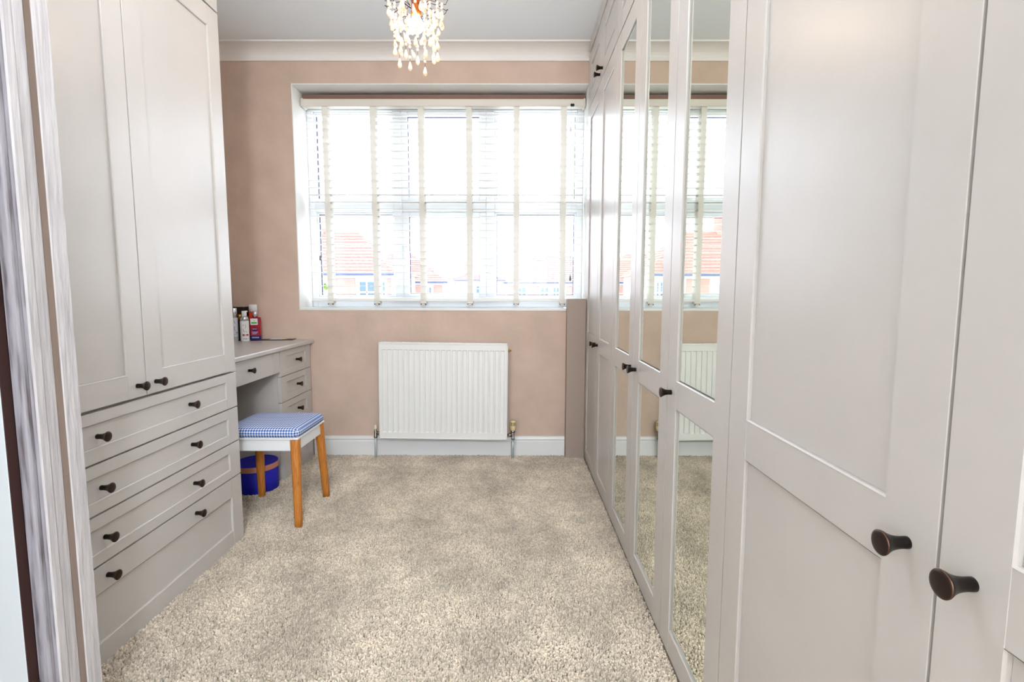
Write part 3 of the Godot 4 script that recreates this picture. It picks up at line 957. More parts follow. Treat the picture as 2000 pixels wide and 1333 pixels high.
func build_stool() -> void:
	var cx := -1.112
	var cz := -2.325
	var t := thing("stool", "low stool with blue gingham cushion and splayed oak legs at the dressing table", "stool", Vector3(cx, 0, cz))
	var hx := 0.172
	var hz := 0.158
	# padded seat: a rounded slab
	var s := begin(true)
	var nx := 20
	var y0 := 0.402
	var rings := [[-0.006, 0.0], [0.000, 0.006], [0.002, 0.016], [0.000, 0.028], [-0.006, 0.036], [-0.020, 0.0415], [-0.06, 0.0445], [-0.11, 0.0455]]
	var prev := []
	for q in rings:
		var ring := []
		var ax: float = hx + q[0]
		var az: float = hz + q[0]
		var rc: float = max(0.006, 0.030 + q[0] * 0.3)
		rc = min(rc, min(ax, az) * 0.8)
		for corner in 4:
			var sx := [1.0, -1.0, -1.0, 1.0][corner] as float
			var sz := [1.0, 1.0, -1.0, -1.0][corner] as float
			for k in 6:
				var a := PI / 2 * corner + PI / 2 * k / 5.0
				ring.append(Vector3(sx * (ax - rc) + cos(a) * rc, y0 + q[1], sz * (az - rc) + sin(a) * rc))
		if prev.size():
			for k in ring.size():
				var k2 := (k + 1) % ring.size()
				var n: Vector3 = (prev[k] + ring[k2]) * 0.5 - Vector3(0, y0 - 0.03, 0)
				quad_n(s, prev[k], prev[k2], ring[k2], ring[k], n)
		prev = ring
	for k in prev.size():
		tri_n(s, prev[k], prev[(k + 1) % prev.size()], Vector3(0, y0 + 0.0458, 0), Vector3.UP)
	put("cushion", s, M.cushion, t)
	s = begin()
	box(s, Vector3(-hx + 0.002, 0.392, -hz + 0.002), Vector3(hx - 0.002, 0.4015, hz - 0.002), 0.002)
	put("seat_board", s, M.white, t)
	var ix := hx - 0.010
	var iz := hz - 0.010
	for e in [-1.0, 1.0]:
		s = begin()
		box(s, Vector3(-ix + 0.02, 0.340, min(e * iz, e * (iz - 0.016))), Vector3(ix - 0.02, 0.3915, max(e * iz, e * (iz - 0.016))), 0.002)
		put("apron", s, M.white, t)
		s = begin()
		box(s, Vector3(min(e * ix, e * (ix - 0.016)), 0.340, -iz + 0.02), Vector3(max(e * ix, e * (ix - 0.016)), 0.3915, iz - 0.02), 0.002)
		put("apron", s, M.white, t)
	for e in [[-1.0, -1.0], [1.0, -1.0], [-1.0, 1.0], [1.0, 1.0]]:
		s = begin(true)
		var top := Vector3(e[0] * (ix - 0.012), 0.3915, e[1] * (iz - 0.012))
		var foot := Vector3(e[0] * (ix + 0.002), 0.0, e[1] * (iz + 0.020))
		var prv := []
		for k in 9:
			var f := k / 8.0
			var c := top.lerp(foot, f)
			var hw := lerpf(0.0205, 0.0155, f)
			var ring := []
			for j in 16:
				var a := TAU * j / 16.0
				var ca := cos(a)
				var sa := sin(a)
				var sq := pow(pow(abs(ca), 3.2) + pow(abs(sa), 3.2), -1.0 / 3.2)
				ring.append(c + Vector3(ca * sq * hw, 0, sa * sq * hw))
			if prv.size():
				for j in 16:
					var j2 := (j + 1) % 16
					quad_n(s, prv[j], prv[j2], ring[j2], ring[j], (prv[j] + ring[j2]) * 0.5 - c)
			prv = ring
		for j in 16:
			tri_n(s, prv[j], prv[(j + 1) % 16], foot, Vector3.DOWN)
		put("leg", s, M.oak, t)
	# hat box under the table
	var b := thing("hat_box", "round royal blue hat box with tan band, under the dressing table behind the stool", "box", Vector3(-1.357, 0.0, -2.606))
	var R := 0.106
	s = begin(true)
	lathe(s, [Vector2(0, 0), Vector2(R - 0.002, 0), Vector2(R, 0.002), Vector2(R, 0.118), Vector2(0, 0.118)], 48)
	put("body", s, M.blue, b)
	s = begin()
	lathe(s, [Vector2(R + 0.0005, 0.119), Vector2(R + 0.002, 0.119), Vector2(R + 0.002, 0.147), Vector2(R + 0.0005, 0.147)], 48)
	put("band", s, M.tan, b)
	s = begin()
	lathe(s, [Vector2(R, 0.1185), Vector2(R, 0.148), Vector2(R - 0.003, 0.150), Vector2(0, 0.150)], 48)
	put("lid", s, M.blue, b)

func print_strip(w: int, h: int, base: Color, marks: Array) -> ImageTexture:
	var im := Image.create(w, h, false, Image.FORMAT_RGB8)
	im.fill(base)
	for m in marks:
		if m[0] == "r":
			im.fill_rect(Rect2i(m[1], m[2], m[3], m[4]), m[5])
		else:
			# slanted brush stroke
			var len: int = m[4]
			for k in len:
				var f := float(k) / len
				for q in range(-2, 3):
					var x: int = int(m[1] + m[3] * f) + q
					var y: int = m[2] + k
					if x >= 0 and x < w and y >= 0 and y < h and abs(q) <= 2.4 * sin(PI * f):
						im.set_pixel(x, y, m[5])
	im.generate_mipmaps()
	return ImageTexture.create_from_image(im)

func wrap_cyl(s: SurfaceTool, r: float, y0: float, y1: float, a0: float, a1: float) -> void:
	# a printed sleeve with uvs; angles measured from +z towards +x
	var n := 20
	for k in n:
		var f0 := float(k) / n
		var f1 := float(k + 1) / n
		var t0 := lerpf(a0, a1, f0)
		var t1 := lerpf(a0, a1, f1)
		var p := [Vector3(sin(t0) * r, y0, cos(t0) * r), Vector3(sin(t1) * r, y0, cos(t1) * r), Vector3(sin(t1) * r, y1, cos(t1) * r), Vector3(sin(t0) * r, y1, cos(t0) * r)]
		var uv := [Vector2(f0, 1), Vector2(f1, 1), Vector2(f1, 0), Vector2(f0, 0)]
		for i in [0, 2, 1, 0, 3, 2]:
			s.set_uv(uv[i])
			s.add_vertex(p[i])

func build_toiletries() -> void:
	var y := 0.7432
	var turn := atan2(1.6, 3.0)
	# silver capped tube
	var t := thing("bottle", "silver capped slim bottle with brush stroke print, leftmost on the dressing table", "bottle", Vector3(-1.652, y, -3.000), turn)
	var s := begin(true)
	lathe(s, [Vector2(0, 0), Vector2(0.019, 0), Vector2(0.0195, 0.002), Vector2(0.0195, 0.140), Vector2(0.017, 0.142), Vector2(0, 0.142)], 28)
	put("body", s, mat(Color(0.80, 0.80, 0.83), 0.3, 0.35), t)
	s = begin(true)
	lathe(s, [Vector2(0.0, 0.1425), Vector2(0.0175, 0.1425), Vector2(0.0175, 0.197), Vector2(0.016, 0.199), Vector2(0, 0.199)], 28)
	put("cap", s, M.silver, t)
	var K := Color(0.10, 0.09, 0.11)
	var g := Color(0.62, 0.63, 0.66)
	s = begin()
	wrap_cyl(s, 0.0198, 0.004, 0.139, -1.2, 1.2)
	var m := mat(Color(1, 1, 1), 0.3, 0.2)
	m.albedo_texture = print_strip(128, 256, Color(0.82, 0.82, 0.86), [["s", 58, 20, 26, 52, K], ["s", 70, 84, -6, 36, K], ["s", 58, 108, 22, 46, K], ["r", 80, 158, 34, 8, Color(0.2, 0.2, 0.22)], ["r", 52, 176, 60, 4, g], ["r", 44, 186, 70, 3, g], ["r", 0, 205, 128, 51, Color(0.66, 0.67, 0.70)]])
	m.cull_mode = BaseMaterial3D.CULL_DISABLED
	put("printed_sleeve", s, m, t)
	# white spray bottle
	t = thing("bottle", "white spray bottle with narrow cap and dark stroke print, beside the crimson box", "bottle", Vector3(-1.603, y, -3.022), turn)
	s = begin(true)
	lathe(s, [Vector2(0, 0), Vector2(0.0235, 0), Vector2(0.0245, 0.003), Vector2(0.0245, 0.122), Vector2(0, 0.122)], 32)
	put("body", s, M.white, t)
	s = begin(true)
	lathe(s, [Vector2(0, 0.1225), Vector2(0.0240, 0.1225), Vector2(0.0240, 0.138), Vector2(0.0215, 0.147), Vector2(0.012, 0.1495), Vector2(0, 0.1495)], 32)
	put("overcap", s, M.silver, t)
	s = begin(true)
	lathe(s, [Vector2(0, 0.150), Vector2(0.0135, 0.150), Vector2(0.0135, 0.178), Vector2(0.012, 0.181), Vector2(0, 0.181)], 24)
	put("spray_cap", s, M.white, t)
	s = begin()
	box(s, Vector3(0.004, 0.174, -0.007), Vector3(0.019, 0.182, 0.007), 0.002)
	put("spray_nozzle", s, M.white, t)
	s = begin()
	wrap_cyl(s, 0.0248, 0.003, 0.121, -1.25, 1.25)
	m = mat(Color(1, 1, 1), 0.4)
	var R := Color(0.62, 0.08, 0.20)
	m.albedo_texture = print_strip(160, 256, Color(0.92, 0.92, 0.92), [["s", 60, 40, 6, 26, K], ["s", 84, 36, 18, 48, K], ["s", 94, 72, -18, 30, K], ["s", 56, 96, 8, 40, K], ["s", 62, 120, 18, 26, K], ["s", 90, 118, 20, 36, K], ["r", 44, 168, 30, 18, R], ["r", 84, 170, 8, 14, R], ["r", 98, 168, 34, 18, R], ["r", 46, 190, 84, 4, Color(0.8, 0.5, 0.55)], ["r", 54, 224, 60, 6, Color(0.3, 0.3, 0.32)]])
	m.cull_mode = BaseMaterial3D.CULL_DISABLED
	put("printed_sleeve", s, m, t)
	# crimson skin care box with its bottle top
	t = thing("bottle", "crimson and navy skin care bottle with silver cap and green sticker", "bottle", Vector3(-1.560, y, -3.066), turn * 0.55)
	s = begin()
	box(s, Vector3(-0.0285, 0.0, -0.018), Vector3(0.0285, 0.141, 0.018), 0.004)
	put("body", s, M.crimson, t)
	s = begin(true)
	lathe(s, [Vector2(0, 0.1415), Vector2(0.0155, 0.1415), Vector2(0.0155, 0.176), Vector2(0.013, 0.178), Vector2(0, 0.178)], 24)
	put("cap", s, M.silver, t)
	s = begin()
	box(s, Vector3(-0.0290, 0.0005, -0.0184), Vector3(0.0290, 0.034, 0.0184), 0.004)
	put("navy_foot", s, M.navy, t)
	s = begin()
	box(s, Vector3(-0.0250, 0.096, 0.0178), Vector3(0.0160, 0.1345, 0.0186), 0.0003)
	var st := put("sticker", s, M.white, t)
	s = begin()
	box(s, Vector3(-0.0190, 0.104, 0.0187), Vector3(0.0110, 0.113, 0.0190), 0.0001)
	put("green_print", s, M.green, st)
	s = begin()
	box(s, Vector3(-0.008, 0.118, 0.0187), Vector3(0.001, 0.121, 0.0190), 0.0001)
	put("small_print", s, M.green, st)
	s = begin()
	lathe(s, [Vector2(0, 0), Vector2(0.0135, 0), Vector2(0.0135, 0.0006), Vector2(0, 0.0006)], 28, Transform3D(Basis(Vector3.RIGHT, PI / 2).scaled_local(Vector3(1, 1, 0.72)), Vector3(-0.003, 0.0690, 0.0180)))
	var oval := put("oval_logo", s, M.navy, t)
	letters(oval, "NIVEA", 0.0058, Vector3(-0.003, 0.0668, 0.0188), M.white)
	s = begin()
	for q in [[0.0515, -0.020, 0.016], [0.0455, -0.016, 0.012], [0.0395, -0.018, 0.006]]:
		box(s, Vector3(q[1], q[0], 0.0178), Vector3(q[2], q[0] + 0.0035, 0.0184), 0.0002)
	put("small_print", s, M.pale_blue, t)
	s = begin()
	box(s, Vector3(-0.020, 0.016, 0.0182), Vector3(0.020, 0.0235, 0.0188), 0.0002)
	put("small_print", s, M.pale_blue, t)
	# things behind
	t = thing("bottle", "tall black bottle half hidden behind the linen cupboard edge", "bottle", Vector3(-1.728, y, -3.068))
	s = begin(true)
	lathe(s, [Vector2(0, 0), Vector2(0.021, 0), Vector2(0.022, 0.003), Vector2(0.022, 0.165), Vector2(0.012, 0.178), Vector2(0.012, 0.182)], 24)
	put("body", s, M.black, t)
	s = begin(true)
	lathe(s, [Vector2(0, 0.1825), Vector2(0.0155, 0.1825), Vector2(0.0155, 0.232), Vector2(0.014, 0.234), Vector2(0, 0.234)], 24)
	put("cap", s, M.black, t)
	t = thing("box", "black box standing behind the bottles against the window wall", "box", Vector3(-1.672, y, -3.118))
	s = begin()
	box(s, Vector3(-0.034, 0.0, -0.026), Vector3(0.034, 0.207, 0.026), 0.002)
	put("carton", s, M.black, t)
	s = begin()
	box(s, Vector3(-0.0342, 0.2005, -0.0262), Vector3(0.0342, 0.2075, 0.0262), 0.002)
	put("lid_edge", s, mat(Color(0.72, 0.62, 0.55), 0.5), t)
	t = thing("bottle", "tiny gold topped bottle between the silver capped and the white spray bottle", "bottle", Vector3(-1.651, y, -3.062))
	s = begin(true)
	lathe(s, [Vector2(0, 0), Vector2(0.0135, 0), Vector2(0.0135, 0.120), Vector2(0.008, 0.128), Vector2(0, 0.128)], 20)
	put("body", s, M.black, t)
	s = begin(true)
	lathe(s, [Vector2(0, 0.1285), Vector2(0.009, 0.1285), Vector2(0.009, 0.158), Vector2(0, 0.159)], 20)
	put("cap", s, M.gold, t)
	t = thing("bottle", "orange bottle with large white cap, behind the white spray bottle", "bottle", Vector3(-1.594, y, -3.112))
	s = begin(true)
	lathe(s, [Vector2(0, 0), Vector2(0.024, 0), Vector2(0.025, 0.003), Vector2(0.025, 0.166), Vector2(0.020, 0.172), Vector2(0, 0.172)], 28)
	put("body", s, M.orange, t)
	s = begin(true)
	lathe(s, [Vector2(0, 0.1725), Vector2(0.0235, 0.1725), Vector2(0.0235, 0.214), Vector2(0.0215, 0.2165), Vector2(0, 0.2165)], 28)
	put("cap", s, M.white, t)
	# leaflet lying on the desk
	t = thing("leaflet", "folded dark leaflet with white and yellow print, flat on the dressing table", "leaflet", Vector3(-1.452, y, -3.118), 0.10)
	s = begin()
	box(s, Vector3(-0.098, 0.0, -0.034), Vector3(0.098, 0.0045, 0.034), 0.0008)
	put("cover", s, mat(Color(0.10, 0.11, 0.17), 0.35), t)
	s = begin()
	box(s, Vector3(-0.040, 0.0046, -0.028), Vector3(0.034, 0.0064, 0.033), 0.0005)
	put("white_sheet", s, M.white, t)
	s = begin()
	box(s, Vector3(0.035, 0.0046, -0.020), Vector3(0.054, 0.0054, 0.030), 0.0003)
	put("yellow_strip", s, M.yellow, t)
	s = begin()
	box(s, Vector3(-0.090, 0.0046, 0.006), Vector3(-0.058, 0.0052, 0.024), 0.0002)
	put("green_strip", s, mat(Color(0.45, 0.5, 0.15), 0.5), t)

func letters(parent: Node, text: String, h: float, at: Vector3, m: Material) -> void:
	var tm := TextMesh.new()
	var f := SystemFont.new()
	f.font_names = PackedStringArray(["Droid Sans"])
	f.font_weight = 700
	tm.font = f
	tm.text = text
	tm.font_size = 32
	tm.pixel_size = h / 24.0
	tm.depth = 0.0004
	tm.vertical_alignment = VERTICAL_ALIGNMENT_BOTTOM
	var o := put_mesh("lettering", tm, m, parent)
	o.position = at

func build_chandelier() -> void:
	var at := Vector3(-0.365, CEIL, -2.0)
	var t := thing("pendant_light", "beaded pendant light with a lit bulb hanging from the ceiling", "pendant light", at)
	var s := begin(true)
	lathe(s, [Vector2(0, 0), Vector2(0.045, 0), Vector2(0.045, -0.008), Vector2(0.030, -0.022), Vector2(0.006, -0.026), Vector2(0, -0.026)], 28)
	put("ceiling_rose", s, M.white, t)
	s = begin(true)
	tube(s, [Vector3(0, -0.026, 0), Vector3(0, -0.335, 0)], 0.0035, 8)
	put("flex", s, M.white, t)
	# lamp holder and bulb: everything measured down from the ceiling
	var yb := -0.447
	s = begin(true)
	lathe(s, [Vector2(0.0, yb + 0.112), Vector2(0.010, yb + 0.112), Vector2(0.014, yb + 0.100), Vector2(0.0165, yb + 0.085), Vector2(0.0175, yb + 0.050), Vector2(0.0195, yb + 0.046), Vector2(0.0195, yb + 0.038), Vector2(0.0145, yb + 0.036), Vector2(0, yb + 0.036)], 24)
	put("lamp_holder", s, M.copper, t)
	s = begin(true)
	var bp := []
	for k in 17:
		var a := PI * k / 16.0
		bp.append(Vector2(max(0.0, sin(a) * 0.0285), yb - cos(a) * 0.0285))
	bp[15] = Vector2(0.016, yb + 0.027)
	bp[16] = Vector2(0.013, yb + 0.040)
	lathe(s, bp, 28)
	put("bulb", s, M.bulb, t)
	omni(at + Vector3(0, yb, 0), Color(1.0, 0.90, 0.79), PENDANT, 0.024, "bulb_light")
	# wire flower frame
	var np := 8
	for k in np:
		var a := TAU * (k + 0.35) / np
		var u := Vector3(cos(a), 0, sin(a))
		var v := Vector3(-sin(a), 0, cos(a))
		var pts := []
		for q in [[0.022, 0.0, 0.058], [0.050, 0.010, 0.082], [0.080, 0.022, 0.074], [0.108, 0.024, 0.064], [0.122, 0.014, 0.074], [0.125, 0.0, 0.084], [0.122, -0.014, 0.074], [0.108, -0.024, 0.064], [0.080, -0.022, 0.074], [0.050, -0.010, 0.082], [0.022, 0.0, 0.058]]:
			pts.append(u * q[0] + v * q[1] + Vector3(0, yb + q[2] + 0.006, 0))
		s = begin(true)
		tube(s, pts, 0.0012, 6)
		put("wire_petal", s, M.wire, t)
	s = begin(true)
	var ring := []
	for k in 28:
		var a := TAU * k / 28.0
		ring.append(Vector3(cos(a) * 0.082, yb + 0.074, sin(a) * 0.082))
	tube(s, ring, 0.0014, 6, true)
	put("wire_ring", s, M.wire, t)
	# bead and drop shapes
	s = begin(true)
	lathe(s, [Vector2(0, 0.0055), Vector2(0.0038, 0.004), Vector2(0.0052, 0), Vector2(0.0038, -0.004), Vector2(0, -0.0055)], 10)
	s.generate_normals()
	var bead := s.commit()
	s = begin(true)
	lathe(s, [Vector2(0, 0), Vector2(0.0022, -0.003), Vector2(0.0052, -0.013), Vector2(0.0074, -0.021), Vector2(0.0070, -0.026), Vector2(0.004, -0.0305), Vector2(0, -0.032)], 12)
	s.generate_normals()
	var drop := s.commit()
	var ns := 14
	var bots := [0.130, 0.088, 0.142, 0.100, 0.150, 0.095, 0.118, 0.146, 0.092, 0.136, 0.104, 0.152, 0.098, 0.125]
	for k in ns:
		var a := TAU * (k + 0.2) / ns
		var rad := 0.080 if k % 2 == 0 else 0.066
		var p := Vector3(cos(a) * rad, yb + 0.072, sin(a) * rad)
		var bot: float = yb - bots[k]
		s = begin(true)
		tube(s, [p, Vector3(p.x, bot + 0.030, p.z)], 0.0007, 5)
		var strand := put("strand", s, M.wire, t)
		var y := p.y - 0.008
		var i := 0
		while y > bot + 0.045:
			var b: MeshInstance3D
			if i % 3 == 2:
				b = put_mesh("drop", drop, M.bead, strand)
				var off := (1.0 if i % 2 == 0 else -1.0) * 0.008
				b.position = Vector3(p.x - sin(a) * off, y + 0.004, p.z + cos(a) * off)
				b.rotation = Vector3(rng.randf_range(-0.35, 0.35), a, rng.randf_range(-0.35, 0.35))
				y -= 0.026
			else:
				b = put_mesh("bead", bead, M.bead, strand)
				b.position = Vector3(p.x, y, p.z)
				y -= 0.0125
			i += 1
		var e := put_mesh("drop", drop, M.bead, strand)
		e.position = Vector3(p.x, bot + 0.032, p.z)
		e.scale = Vector3(1.1, 1.1, 1.1)
	# short drops on the petal tips
	for k in np:
		var a := TAU * (k + 0.35) / np
		for q in [[0.104, 0.0], [0.094, 0.16]]:
			var p := Vector3(cos(a + q[1]) * q[0], yb + 0.068, sin(a + q[1]) * q[0])
			s = begin(true)
			tube(s, [p, p + Vector3(0, -0.032, 0)], 0.0007, 5)
			var strand := put("strand", s, M.wire, t)
			for i in 2:
				var b := put_mesh("bead", bead, M.bead, strand)
				b.position = p + Vector3(0, -0.008 - 0.012 * i, 0)
			var e := put_mesh("drop", drop, M.bead, strand)
			e.position = p + Vector3(0, -0.028, 0)

func build_fill_lamps() -> void:
	# added unseen fill lamps, flush opal: two in the room, one on the landing
	for q in [[Vector3(-0.35, CEIL, -1.15), ROOM_FILL, "added round opal fill lamp above the middle of the dressing room, out of view"], [Vector3(0.46, CEIL, 1.9), REAR_FILL, "added round opal fill lamp at the far end of the room behind the camera"], [Vector3(-1.75, CEIL, -0.05), LANDING_FILL, "added round opal fill lamp on the landing outside the door, out of view"]]:
		var t := thing("fill_lamp", q[2], "fill lamp", q[0])
		var s := begin(true)
		lathe(s, [Vector2(0, 0), Vector2(0.15, 0), Vector2(0.15, -0.02), Vector2(0, -0.02)], 32)
		put("base", s, M.white, t)
		s = begin(true)
		lathe(s, [Vector2(0.140, -0.021), Vector2(0.135, -0.045), Vector2(0.11, -0.068), Vector2(0.06, -0.082), Vector2(0, -0.086)], 32)
		put("opal_shade", s, M.dome, t)
		var l := OmniLight3D.new()
		l.name = "fill_lamp_light"
		l.position = q[0] + Vector3(0, -0.21, 0)
		l.light_color = Color(0.95, 0.975, 1.0)
		l.light_energy = q[1]
		l.light_size = 0.11
		l.omni_range = 12.0
		l.omni_attenuation = 2.0
		l.shadow_enabled = true
		add_child(l, true)

func build_doorway() -> void:
	# wall between room and landing, with the doorway beside the camera
	var hd := 2.03
	var s := begin()
	box(s, Vector3(DOORWALL - 0.10, 0, -0.20), Vector3(DOORWALL, CEIL, FRONT), 0.001)
	box(s, Vector3(DOORWALL - 0.10, hd, -1.012), Vector3(DOORWALL, CEIL, -0.20), 0.001)
	box(s, Vector3(DOORWALL - 0.10, hd + 0.06, -1.049), Vector3(DOORWALL, CEIL, -1.012), 0.001)
	box(s, Vector3(-2.6, 0, -1.049), Vector3(-1.33, CEIL, -1.032), 0.001)
	box(s, Vector3(-1.33, hd + 0.06, -1.049), Vector3(DOORWALL - 0.10, CEIL, -1.032), 0.001)
	struct("wall_doorway", s, M.plaster)
	s = begin()
	box(s, Vector3(-2.6, 0, -1.032), Vector3(-2.5, CEIL, FRONT), 0.001)
	struct("wall_landing", s, M.plaster)
	# moulded architrave and jamb, near face to the camera; outline (x, z)
	s = begin()
	var a := [Vector2(-1.0450, -1.1175), Vector2(-0.9710, -1.1175), Vector2(-0.9690, -1.1155), Vector2(-0.9690, -1.079), Vector2(-0.9710, -1.077), Vector2(-1.0450, -1.077)]
	extrude(s, a, 0.0, hd + 0.06)
	struct("trim_8", s, M.worn, "worn white painted outer door architrave next to the linen cupboard")
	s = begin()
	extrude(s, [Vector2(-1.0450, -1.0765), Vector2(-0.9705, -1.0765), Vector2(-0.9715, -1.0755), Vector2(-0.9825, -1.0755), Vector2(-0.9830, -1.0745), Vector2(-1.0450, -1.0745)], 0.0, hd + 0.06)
	struct("trim_10", s, M.step_shade, "brown strip standing for the shade on the step of the door architrave")
	s = begin()
	extrude(s, [Vector2(-1.0450, -1.0740), Vector2(-0.9835, -1.0740), Vector2(-0.9835, -1.050), Vector2(-0.9812, -1.046), Vector2(-0.9812, -1.029), Vector2(-0.9835, -1.026), Vector2(-0.9920, -1.0255), Vector2(-1.0450, -1.0255)], 0.0, hd + 0.06)
	struct("trim_11", s, M.worn, "pale inner architrave moulding with brush marks")
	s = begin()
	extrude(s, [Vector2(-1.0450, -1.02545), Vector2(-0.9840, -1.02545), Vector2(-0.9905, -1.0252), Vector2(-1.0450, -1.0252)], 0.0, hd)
	struct("trim_13", s, M.chipped, "grey strip coloured for the shade between architrave moulding and jamb")  # grey stands for shade between moulding and jamb
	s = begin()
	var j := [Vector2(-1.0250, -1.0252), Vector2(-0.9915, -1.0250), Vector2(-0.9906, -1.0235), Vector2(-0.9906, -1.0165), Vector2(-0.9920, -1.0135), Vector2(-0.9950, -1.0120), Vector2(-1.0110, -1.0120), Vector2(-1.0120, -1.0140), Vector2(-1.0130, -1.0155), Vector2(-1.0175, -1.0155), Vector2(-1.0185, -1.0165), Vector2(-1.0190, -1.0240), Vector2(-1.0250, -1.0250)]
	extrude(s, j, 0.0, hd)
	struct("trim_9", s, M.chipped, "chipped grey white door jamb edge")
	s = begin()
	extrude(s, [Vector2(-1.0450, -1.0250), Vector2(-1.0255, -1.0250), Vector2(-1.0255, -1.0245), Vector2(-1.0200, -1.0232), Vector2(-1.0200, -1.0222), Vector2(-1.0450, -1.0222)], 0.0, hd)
	struct("trim_12", s, M.rebate, "dark brown strip standing for the shade in the door rebate")
	# door leaf swung open onto the landing
	var d := Node3D.new()
	d.name = "door_1"
	add_child(d)
	d.position = Vector3(-1.0190, 0, -1.0)
	d.rotation_degrees.y = 0.0
	d.set_meta("kind", "structure")
	d.set_meta("label", "white painted door opened back onto the landing at the far left")
	s = begin()
	box(s, Vector3(-0.76, 0.012, -0.016), Vector3(-0.0025, 2.01, 0.006), 0.0015)
	put("door_leaf", s, M.leaf_paint, d)
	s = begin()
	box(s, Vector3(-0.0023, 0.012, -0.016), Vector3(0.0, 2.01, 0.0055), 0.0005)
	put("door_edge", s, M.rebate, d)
	s = begin()
	for y in [0.135, 1.78]:
		s = begin()
		tube(s, [Vector3(0.0065, y, 0.0), Vector3(0.0065, y + 0.08, 0.0)], 0.0055, 10)
		box(s, Vector3(0.0005, y + 0.004, -0.014), Vector3(0.0025, y + 0.076, 0.008), 0.0004)
		put("hinge", s, mat(Color(0.35, 0.24, 0.20), 0.4, 0.6), d)
	s = begin(true)
	lathe(s, [Vector2(0, 0), Vector2(0.024, 0), Vector2(0.024, 0.006), Vector2(0.010, 0.009), Vector2(0.009, 0.030), Vector2(0.022, 0.040), Vector2(0.026, 0.052), Vector2(0.018, 0.062), Vector2(0, 0.064)], 24, Transform3D(Basis(Vector3.RIGHT, PI / 2), Vector3(-0.70, 1.0, 0.0062)))
	put("door_handle", s, M.chrome, d)

func house(label: String, x0: float, x1: float, zf: float, dep: float, ground: float, eaves: float, ridge: float, hip_l: float, hip_r: float, tile: Material, wins: Array, bricks: Array, chim: Array) -> Node3D:
	var t := thing("house", label, "house", Vector3((x0 + x1) * 0.5, ground, zf))
	var cx := (x0 + x1) * 0.5
	var e := eaves - ground
	var rd := ridge - ground
	var s := begin()
	box(s, Vector3(x0 - cx, 0, -dep), Vector3(x1 - cx, e, 0), 0.02)
	put("wall", s, M.render, t)
	# hipped roof laid in stepped tile courses
	s = begin()
	var n := 14
	var ov := 0.35
	for k in n:
		var f0 := float(k) / n
		var f1 := float(k + 1) / n
		var yy0 := lerpf(e - 0.05, rd, f0) + 0.05
		var yy1 := lerpf(e - 0.05, rd, f1)
		var A := [lerpf(x0 - cx - ov, x0 - cx + hip_l, f0), lerpf(x1 - cx + ov, x1 - cx - hip_r, f0), lerpf(ov, -dep * 0.5, f0), lerpf(-dep - ov, -dep * 0.5, f0)]
		var B := [lerpf(x0 - cx - ov, x0 - cx + hip_l, f1), lerpf(x1 - cx + ov, x1 - cx - hip_r, f1), lerpf(ov, -dep * 0.5, f1), lerpf(-dep - ov, -dep * 0.5, f1)]
		var p := [Vector3(A[0], yy0, A[2]), Vector3(A[1], yy0, A[2]), Vector3(A[1], yy0, A[3]), Vector3(A[0], yy0, A[3])]
		var q := [Vector3(B[0], yy1, B[2]), Vector3(B[1], yy1, B[2]), Vector3(B[1], yy1, B[3]), Vector3(B[0], yy1, B[3])]
		var nn := [Vector3(0, 1, 1), Vector3(1, 1, 0), Vector3(0, 1, -1), Vector3(-1, 1, 0)]
		for i in 4:
			var i2 := (i + 1) % 4
			quad_n(s, p[i], p[i2], q[i2], q[i], nn[i])
			quad_n(s, p[i] - Vector3(0, 0.05, 0), p[i2] - Vector3(0, 0.05, 0), p[i2], p[i], Vector3(nn[i].x, 0, nn[i].z))
	put("roof", s, tile, t)
	s = begin()
	box(s, Vector3(x0 - cx - ov, e - 0.14, ov - 0.02), Vector3(x1 - cx + ov, e + 0.02, ov + 0.10), 0.03)
	put("gutter", s, M.gutter, t)
	for b in bricks:
		s = begin()
		box(s, Vector3(b[0] - cx, b[2] - ground, -0.02), Vector3(b[1] - cx, b[3] - ground, 0.10), 0.01)
		put("brick_panel", s, M.brick, t)
	for w in wins:
		s = begin()
		var wx0: float = w[0] - cx
		var wx1: float = w[1] - cx
		var wy0: float = w[2] - ground
		var wy1: float = w[3] - ground
		var f := 0.09
		box(s, Vector3(wx0, wy0, 0.0), Vector3(wx0 + f, wy1, 0.14), 0.01)
		box(s, Vector3(wx1 - f, wy0, 0.0), Vector3(wx1, wy1, 0.14), 0.01)
		box(s, Vector3(wx0 + f, wy0, 0.0), Vector3(wx1 - f, wy0 + f, 0.14), 0.01)
		box(s, Vector3(wx0 + f, wy1 - f, 0.0), Vector3(wx1 - f, wy1, 0.14), 0.01)
		box(s, Vector3((wx0 + wx1) * 0.5 - 0.05, wy0 + f, 0.0), Vector3((wx0 + wx1) * 0.5 + 0.05, wy1 - f, 0.13), 0.01)
		box(s, Vector3(wx0 + f, lerpf(wy0, wy1, 0.66), 0.0), Vector3(wx1 - f, lerpf(wy0, wy1, 0.66) + 0.1, 0.13), 0.01)
		var wn := put("window", s, M.upvc, t)
		s = begin()
		box(s, Vector3(wx0 + f, wy0 + f, 0.02), Vector3(wx1 - f, wy1 - f, 0.08), 0.001)
		put("pane", s, M.pane_far, wn)
	for c in chim:
		s = begin()
		box(s, Vector3(c[0] - cx, c[1] - ground, -dep * 0.5 - 0.4), Vector3(c[0] - cx + c[2], c[3] - ground, -dep * 0.5 + 0.4), 0.02)
		var ch := put("chimney", s, M.brick, t)
		s = begin(true)
		for k in 2:
			lathe(s, [Vector2(0.14, 0.0), Vector2(0.12, 0.45), Vector2(0, 0.45)], 12, Transform3D(Basis.IDENTITY, Vector3(c[0] - cx + c[2] * (0.28 + 0.44 * k), c[3] - ground, -dep * 0.5)))
		put("chimney_pot", s, M.brick, ch)
	return t

